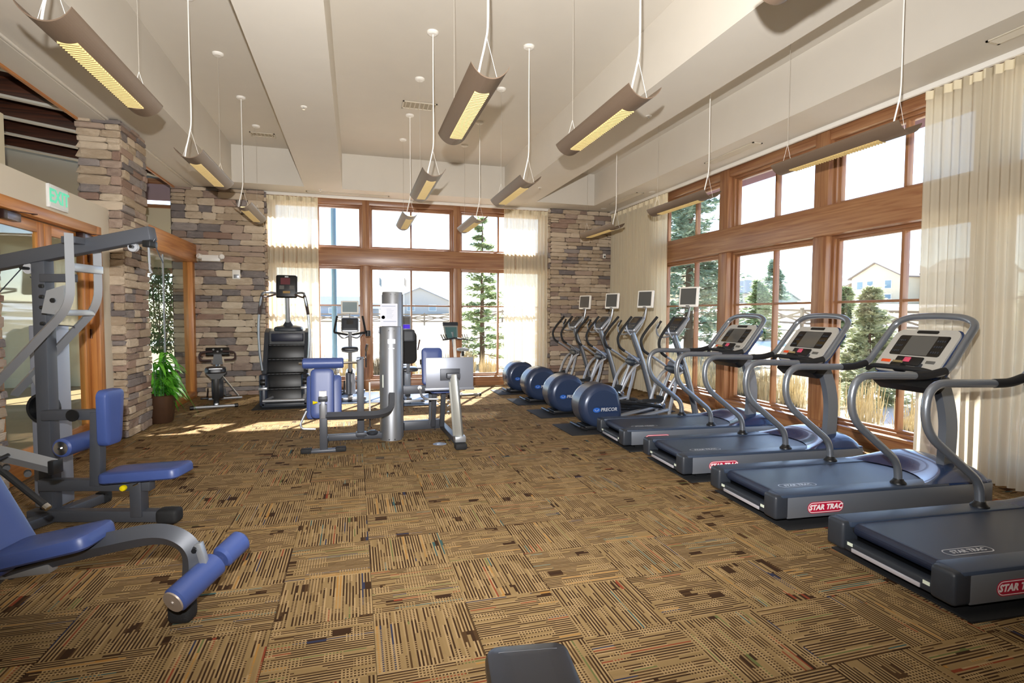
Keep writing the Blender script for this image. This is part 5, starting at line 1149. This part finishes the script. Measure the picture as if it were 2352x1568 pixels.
# ------------------------------------------------------------------ outside
def gh(x, y): return -.22+.066*min(max(0, x-8), 37)+.022*min(max(0, y-13), 60)+.05*math.sin(x*.7)*math.sin(y*.5)
m = MB()
def ring(cx0, cx1, cy0, cy1, nx, ny): m.grid(lambda u, v: (cx0+(cx1-cx0)*u, cy0+(cy1-cy0)*v, gh(cx0+(cx1-cx0)*u, cy0+(cy1-cy0)*v)), nx, ny)
ring(6.2, 160, -40, 12.2, 50, 24); ring(-60, 160, 12.2, 180, 70, 60)
gm = P('dry_winter_meadow', 'a08f6c', .95, noise=.25, nscale=.8, bump=.5, bscale=6); t_ = gm.node_tree
nz = t_.nodes.new('ShaderNodeTexNoise'); nz.inputs['Scale'].default_value = .22; nz.inputs['Detail'].default_value = 6; tc_ = [n for n in t_.nodes if n.type == 'TEX_COORD'][0]; t_.links.new(tc_.outputs['Object'], nz.inputs['Vector'])
cr = t_.nodes.new('ShaderNodeValToRGB'); cr.color_ramp.elements[0].position = .52; cr.color_ramp.elements[1].position = .57; t_.links.new(nz.outputs['Fac'], cr.inputs['Fac'])
bs = t_.nodes['Principled BSDF']; old = bs.inputs['Base Color'].links[0].from_socket; mx = t_.nodes.new('ShaderNodeMix'); mx.data_type = 'RGBA'; t_.links.new(cr.outputs[0], mx.inputs['Factor']); t_.links.new(old, mx.inputs['A']); mx.inputs['B'].default_value = (.86, .87, .9, 1); t_.links.new(mx.outputs['Result'], bs.inputs['Base Color'])
struct(m.build('ground', gm, smooth=60))
struct(MB().box(-12, -9.72, -6, 20, -.1, -.05).box(-9.7, -3.3, 14.2, 20, -.1, -.05).build('ground_terrace', P('pale_terrace', 'c9c0ae', .8), smooth=0))
M_need = [leafmat('spruce_needles', '7f9884', 'b4c6b0'), leafmat('pine_needles', '7c9468', 'b4c294'), leafmat('sage_needles', 'a3ac8a', 'cdd2b2')]  # needle greens paled to imitate glare through the windows
M_bark = P('conifer_bark', '5a4a3c', .9)
def conifer(loc, H, R, mat, label, seed, nb=26, z0=.1, dens=26, nl=.16, name='conifer_tree'):
    x, y = loc; t = thing(name, label, 'tree', (x, y, gh(x, y)), group='trees outside the windows'); rg = random.Random(seed)
    MB().tube([(0, 0, -.05), (0, 0, H*.5), (0, 0, H*.98)], [.02*H, .012*H, .003*H], 8).build('trunk', M_bark, t)
    br = MB(); fo_ = MB()
    for i in range(nb):
        f = (i+.5)/nb; z = H*(z0+(1-z0)*f); Rl = R*(1-f)**.85+.04*R
        for j in range(7 if f < .8 else 5):
            a = rg.uniform(0, 6.28); L_ = Rl*rg.uniform(.7, 1.1); dz = L_*rg.uniform(-.18, .18)
            tip = V((L_*math.cos(a), L_*math.sin(a), z+dz)); b0 = V((0, 0, z)); br.tube([b0, tip], [.006*H*.3+.004, .002], 4)
            for k in range(dens):
                g_ = rg.uniform(.2, 1.02); p = b0+(tip-b0)*g_; l = nl*rg.uniform(.6, 1.2)*(1.15-.5*g_)
                a2 = a+rg.uniform(-1.3, 1.3); d = V((math.cos(a2), math.sin(a2), rg.uniform(-.5, .5))).normalized(); s = d.cross(V((rg.uniform(-1, 1), rg.uniform(-1, 1), 1))).normalized()*l*.2
                q = p+V((rg.uniform(-.5, .5), rg.uniform(-.5, .5), rg.uniform(-.5, .5)))*l*.7
                fo_.add([q-s, q+s, q+d*l], [(0, 1, 2)])
    br.build('branches', M_bark, t, 0); o = fo_.build('needles', mat, t, 0); o['kind'] = 'stuff'
    return t
conifer((12.6, 18.6), 9.5, 2.5, M_need[0], 'tall blue-green spruce seen through the side window next to the corner curtain', 1, 30, .04, 64, .40)
conifer((4.15, 18.0), 5.0, 1.15, M_need[1], 'young pine tree outside the back window by the stone pier', 2, 17, .05, 46, .24)
conifer((9.6, 8.2), 2.3, .75, M_need[2], 'small sage-green juniper outside the side window behind the treadmills', 3, 16, .02, 70, .2)
conifer((11.4, 6.6), 2.0, .8, M_need[2], 'low sage-green juniper next to the small one outside the side window', 4, 16, .02, 70, .2)
conifer((17.5, 20.5), 2.6, 1.1, M_need[1], 'round green juniper before the rail fence', 5, 14, .02, 60, .3)
conifer((15.5, 14.2), 2.3, .85, M_need[1], 'dark green juniper before the rail fence beside the window post', 6, 14, .02, 60, .26)
conifer((50, 56), 5.5, 2.2, M_need[0], 'distant round tree beside the small grey houses', 7, 14, .05, 40, .7)
# dry grasses under the windows, and dark shrubs added for shaded ground
M_grass = [P('straw_grass', 'c9bb96', .9), P('grey_shrub', '6b6a62', .9), P('shade_groundcover', '3d3f3a', .9)]
def tuft(loc, h, r, n, mat, label, seed, cat='grass', name='ornamental_grass', grp='dry plants under the windows'):
    x, y = loc; rg = random.Random(seed); m = MB()
    for i in range(n):
        a = rg.uniform(0, 6.28); q = r*.75*rg.random()**.6; L_ = h*rg.uniform(.3, 1.1); b_ = V((q*math.cos(a), q*math.sin(a), 0)); a2 = rg.uniform(0, 6.28); lean = rg.uniform(0, .55)*r
        t_ = b_+V((math.cos(a2)*lean, math.sin(a2)*lean, L_)); s = V((-math.sin(a2), math.cos(a2), 0))*.0036*(1+h)
        m.add([b_-s, b_+s, (b_*.4+t_*.6)+s+V((0, 0, .04)), (b_*.4+t_*.6)-s+V((0, 0, .04)), t_], [(0, 1, 2, 3), (3, 2, 4)])
    o = m.build(name, mat, None, 0); o.location = (x, y, gh(x, y)-.02); tag(o, label, cat, grp)
rg = random.Random(21)
for i in range(13):
    tuft((8.05, 2.9+i*.80), rg.uniform(.6, .95), .36, 200, M_grass[0], 'clump of straw-coloured dry grass outside the side windows', i)
for i in range(11):
    tuft((8.85, 4.6+i*.95), rg.uniform(.6, .95), .36, 190, M_grass[0], 'clump of straw-coloured dry grass outside the side windows', 40+i) if i not in (3, 4) else None
for i in range(15):  # dark shrubs stand in for the shaded ground by the wall
    tuft((7.05, 2.9+i*.66), rg.uniform(.24, .38), .26, 420, M_grass[2], 'low dark shrub added as ground shade close to the side windows', 100+i, 'shrub', 'shade_shrub', 'shrubs added as ground shade along the side windows')
for i in range(8):
    tuft((-1.4+i*.78, 13.6+.3*(i % 2)), rg.uniform(.45, .9), .3, 260, M_grass[i % 2], 'wispy dry stalks outside the back windows', 200+i, grp='dry stalks behind the building')
for i in range(6):
    tuft((-1.0+i*.82, 15.1+.2*(i % 2)), rg.uniform(.5, .9), .3, 260, M_grass[(i+1) % 2], 'wispy dry stalks outside the back windows', 230+i, grp='dry stalks behind the building')
# street lamp pole outside the back window
lp = thing('lamp_post', 'tall blue-grey lamp post outside the left back window', 'lamp post', (-.58, 17.0, gh(-.58, 17)))
MB().cyl((0, 0, 0), (0, 0, 7.5), .075, 14).build('pole', P('lamp_pole', '5f7f92', .5, .3), lp); MB().box(-.16, .16, -.16, .16, -.02, .12, .02).build('base', P('lamp_base', '8d8f8f', .7), lp); MB().bar((0, 0, 7.45), (0, .9, 7.5), .08, .08).box(-.15, .15, .6, 1.2, 7.44, 7.56, .03).build('lamp_head', P('lamp_head', '4a5a66', .5), lp)
# split-rail fence
Mf = P('weathered_rail', '8a7c6a', .9)
def rail_fence(p0, p1, n, label):
    p0 = V((*p0, gh(*p0))); p1 = V((*p1, gh(*p1))); t = thing('rail_fence', label, 'fence', p0)
    for i in range(n+1):
        q = p0+(p1-p0)*(i/n)-p0; q.z = gh(p0.x+q.x, p0.y+q.y)-p0.z; MB().box(q.x-.07, q.x+.07, q.y-.07, q.y+.07, q.z-.1, q.z+1.15, .01).build('post', Mf, t)
        if i < n:
            q2 = (p1-p0)*((i+1)/n); q2.z = gh(p0.x+q2.x, p0.y+q2.y)-p0.z
            for z in (.35, .68, 1.0): MB().bar((q.x, q.y, q.z+z), (q2.x, q2.y, q2.z+z), .05, .11).build('rail', Mf, t)
            MB().bar((q.x, q.y, q.z+.4), (q2.x, q2.y, q2.z+.95), .04, .09).bar((q.x, q.y, q.z+.95), (q2.x, q2.y, q2.z+.4), .04, .09).build('cross_brace', Mf, t)
rail_fence((22, 31), (22, 8), 11, 'weathered crossed-rail fence beyond the side windows'); rail_fence((-6, 52), (16, 50), 9, 'weathered crossed-rail fence beyond the back windows')
# houses
def house(loc, rz, w, d, h, rh, wallc, roofc, label, wins, gable=True, name='house'):
    x, y = loc; z = gh(x, y); t = thing(name, label, 'house', (x, y, z), rz, 'houses far outside'); Mw = P('siding_'+str(len(bpy.data.materials)), wallc, .85, noise=.05, nscale=2); Mr = P('shingles_'+str(len(bpy.data.materials)), roofc, .9, noise=.15, nscale=3)
    MB().box(-w/2, w/2, -d/2, d/2, -.5, h).build('walls', Mw, t, 0)
    if gable: MB().prism([(-w/2, h), (w/2, h), (0, h+rh)], -d/2, d/2, 'xz').build('gable', Mw, t, 0)
    e = .5
    for s in (-1, 1): MB().add([(s*(w/2+e), -d/2-e, h-e*2*rh/w), (s*(w/2+e), d/2+e, h-e*2*rh/w), (0, d/2+e, h+rh), (0, -d/2-e, h+rh), (s*(w/2+e), -d/2-e, h-e*2*rh/w+.2), (s*(w/2+e), d/2+e, h-e*2*rh/w+.2), (0, d/2+e, h+rh+.2), (0, -d/2-e, h+rh+.2)],
        [(0, 1, 2, 3), (7, 6, 5, 4), (0, 4, 5, 1), (3, 2, 6, 7), (0, 3, 7, 4), (1, 5, 6, 2)]).build('roof', Mr, t, 0)
    for (sx, face, u, zz, ww, hh) in wins:
        if face == 'y': fr = MB().box(u-ww/2-.1, u+ww/2+.1, -d/2-.08, -d/2, zz-.1, zz+hh+.1); pn = MB().box(u-ww/2, u+ww/2, -d/2-.1, -d/2-.08, zz, zz+hh)
        else: fr = MB().box(-w/2-.08, -w/2, u-ww/2-.1, u+ww/2+.1, zz-.1, zz+hh+.1); pn = MB().box(-w/2-.1, -w/2-.08, u-ww/2, u+ww/2, zz, zz+hh)
        f_ = fr.build('window', M_white, t, 0); pn.build('pane', P('far_glass', '7f98a8', .1), f_, 0)
house((92, 74), -90, 9.5, 9, 5.0, 2.4, 'd9cdb4', '8a8078', 'large cream house with a gable facing the gym', [(0, 'y', u, z, 1.1, 1.3) for u in (-3, -1, 2.4) for z in (.6, 3.0)])
house((93, 84.4), 0, 9, 7.0, 3.9, 1.7, 'a39a8a', '8d857d', 'taupe house attached beside the cream gabled house', [(0, 'x', 0, 2.0, 1.3, 1.4)])
house((96, 64.5), 0, 9, 8, 5.6, 2.2, 'b9a996', '6f6e74', 'house with a dark slate roof beside the cream one', [(0, 'x', -1, 3, 1.2, 1.4)])
house((70, 88), -90, 6, 6, 2.6, 2.2, 'b9b4a8', '77858c', 'small grey-roofed house far beyond the fence', [(0, 'y', 0, 1.0, 1, 1.1)])
house((88, 98), 0, 6, 6, 1.6, 1.6, '9fb0b4', '7c8a92', 'tiny blue-grey house far beyond the fence', [(0, 'x', 0, .5, 1, .9)])
house((40, 57.5), -90, 5, 5, 4.2, 1.4, 'cdbb96', '8b8f80', 'tan house behind the tall spruce', [(0, 'y', 0, 2.2, 1, 1.5)])
house((-2.8, 130), 90, 8, 10, 2.5, 1.9, '9aa0a8', '6f7a86', 'grey house outside the left back window', [(0, 'x', -2, .8, 1.2, 1.1), (0, 'x', 2, .8, 1.2, 1.1)])
house((14.5, 132), 0, 15, 9, 3.0, 3.2, 'b3b0aa', '8a8f98', 'pale house with a shallow gable outside the middle back window', [(0, 'y', -2, 1.0, 1.6, 1.3), (0, 'y', 3, 1.0, 1.6, 1.3)])
house((3.4, 152), 90, 6, 6, 2.0, 1.4, '8d97a0', '6f7a86', 'small dark house between the two back houses', [(0, 'x', 0, .6, 1, 1)])

for x, c1, lb in ((2.6, '7a8890', 'thin flagpole with a drooping grey flag behind the back fence'), (5.3, 'b0a8a0', 'thin flagpole with a drooping pale flag behind the back fence')):
    t = thing('flagpole', lb, 'flagpole', (x, 62, gh(x, 62)), group='flagpoles behind the back fence')
    MB().cyl((0, 0, 0), (0, 0, 5.0), .04, 8).build('pole', M_silver, t); MB().grid(lambda u, v: (.05+.25*u, .06*math.sin(u*9), 4.9-.9*v-.3*u), 6, 4).build('flag', P('flag_cloth_'+c1, c1, .8), t, 60)
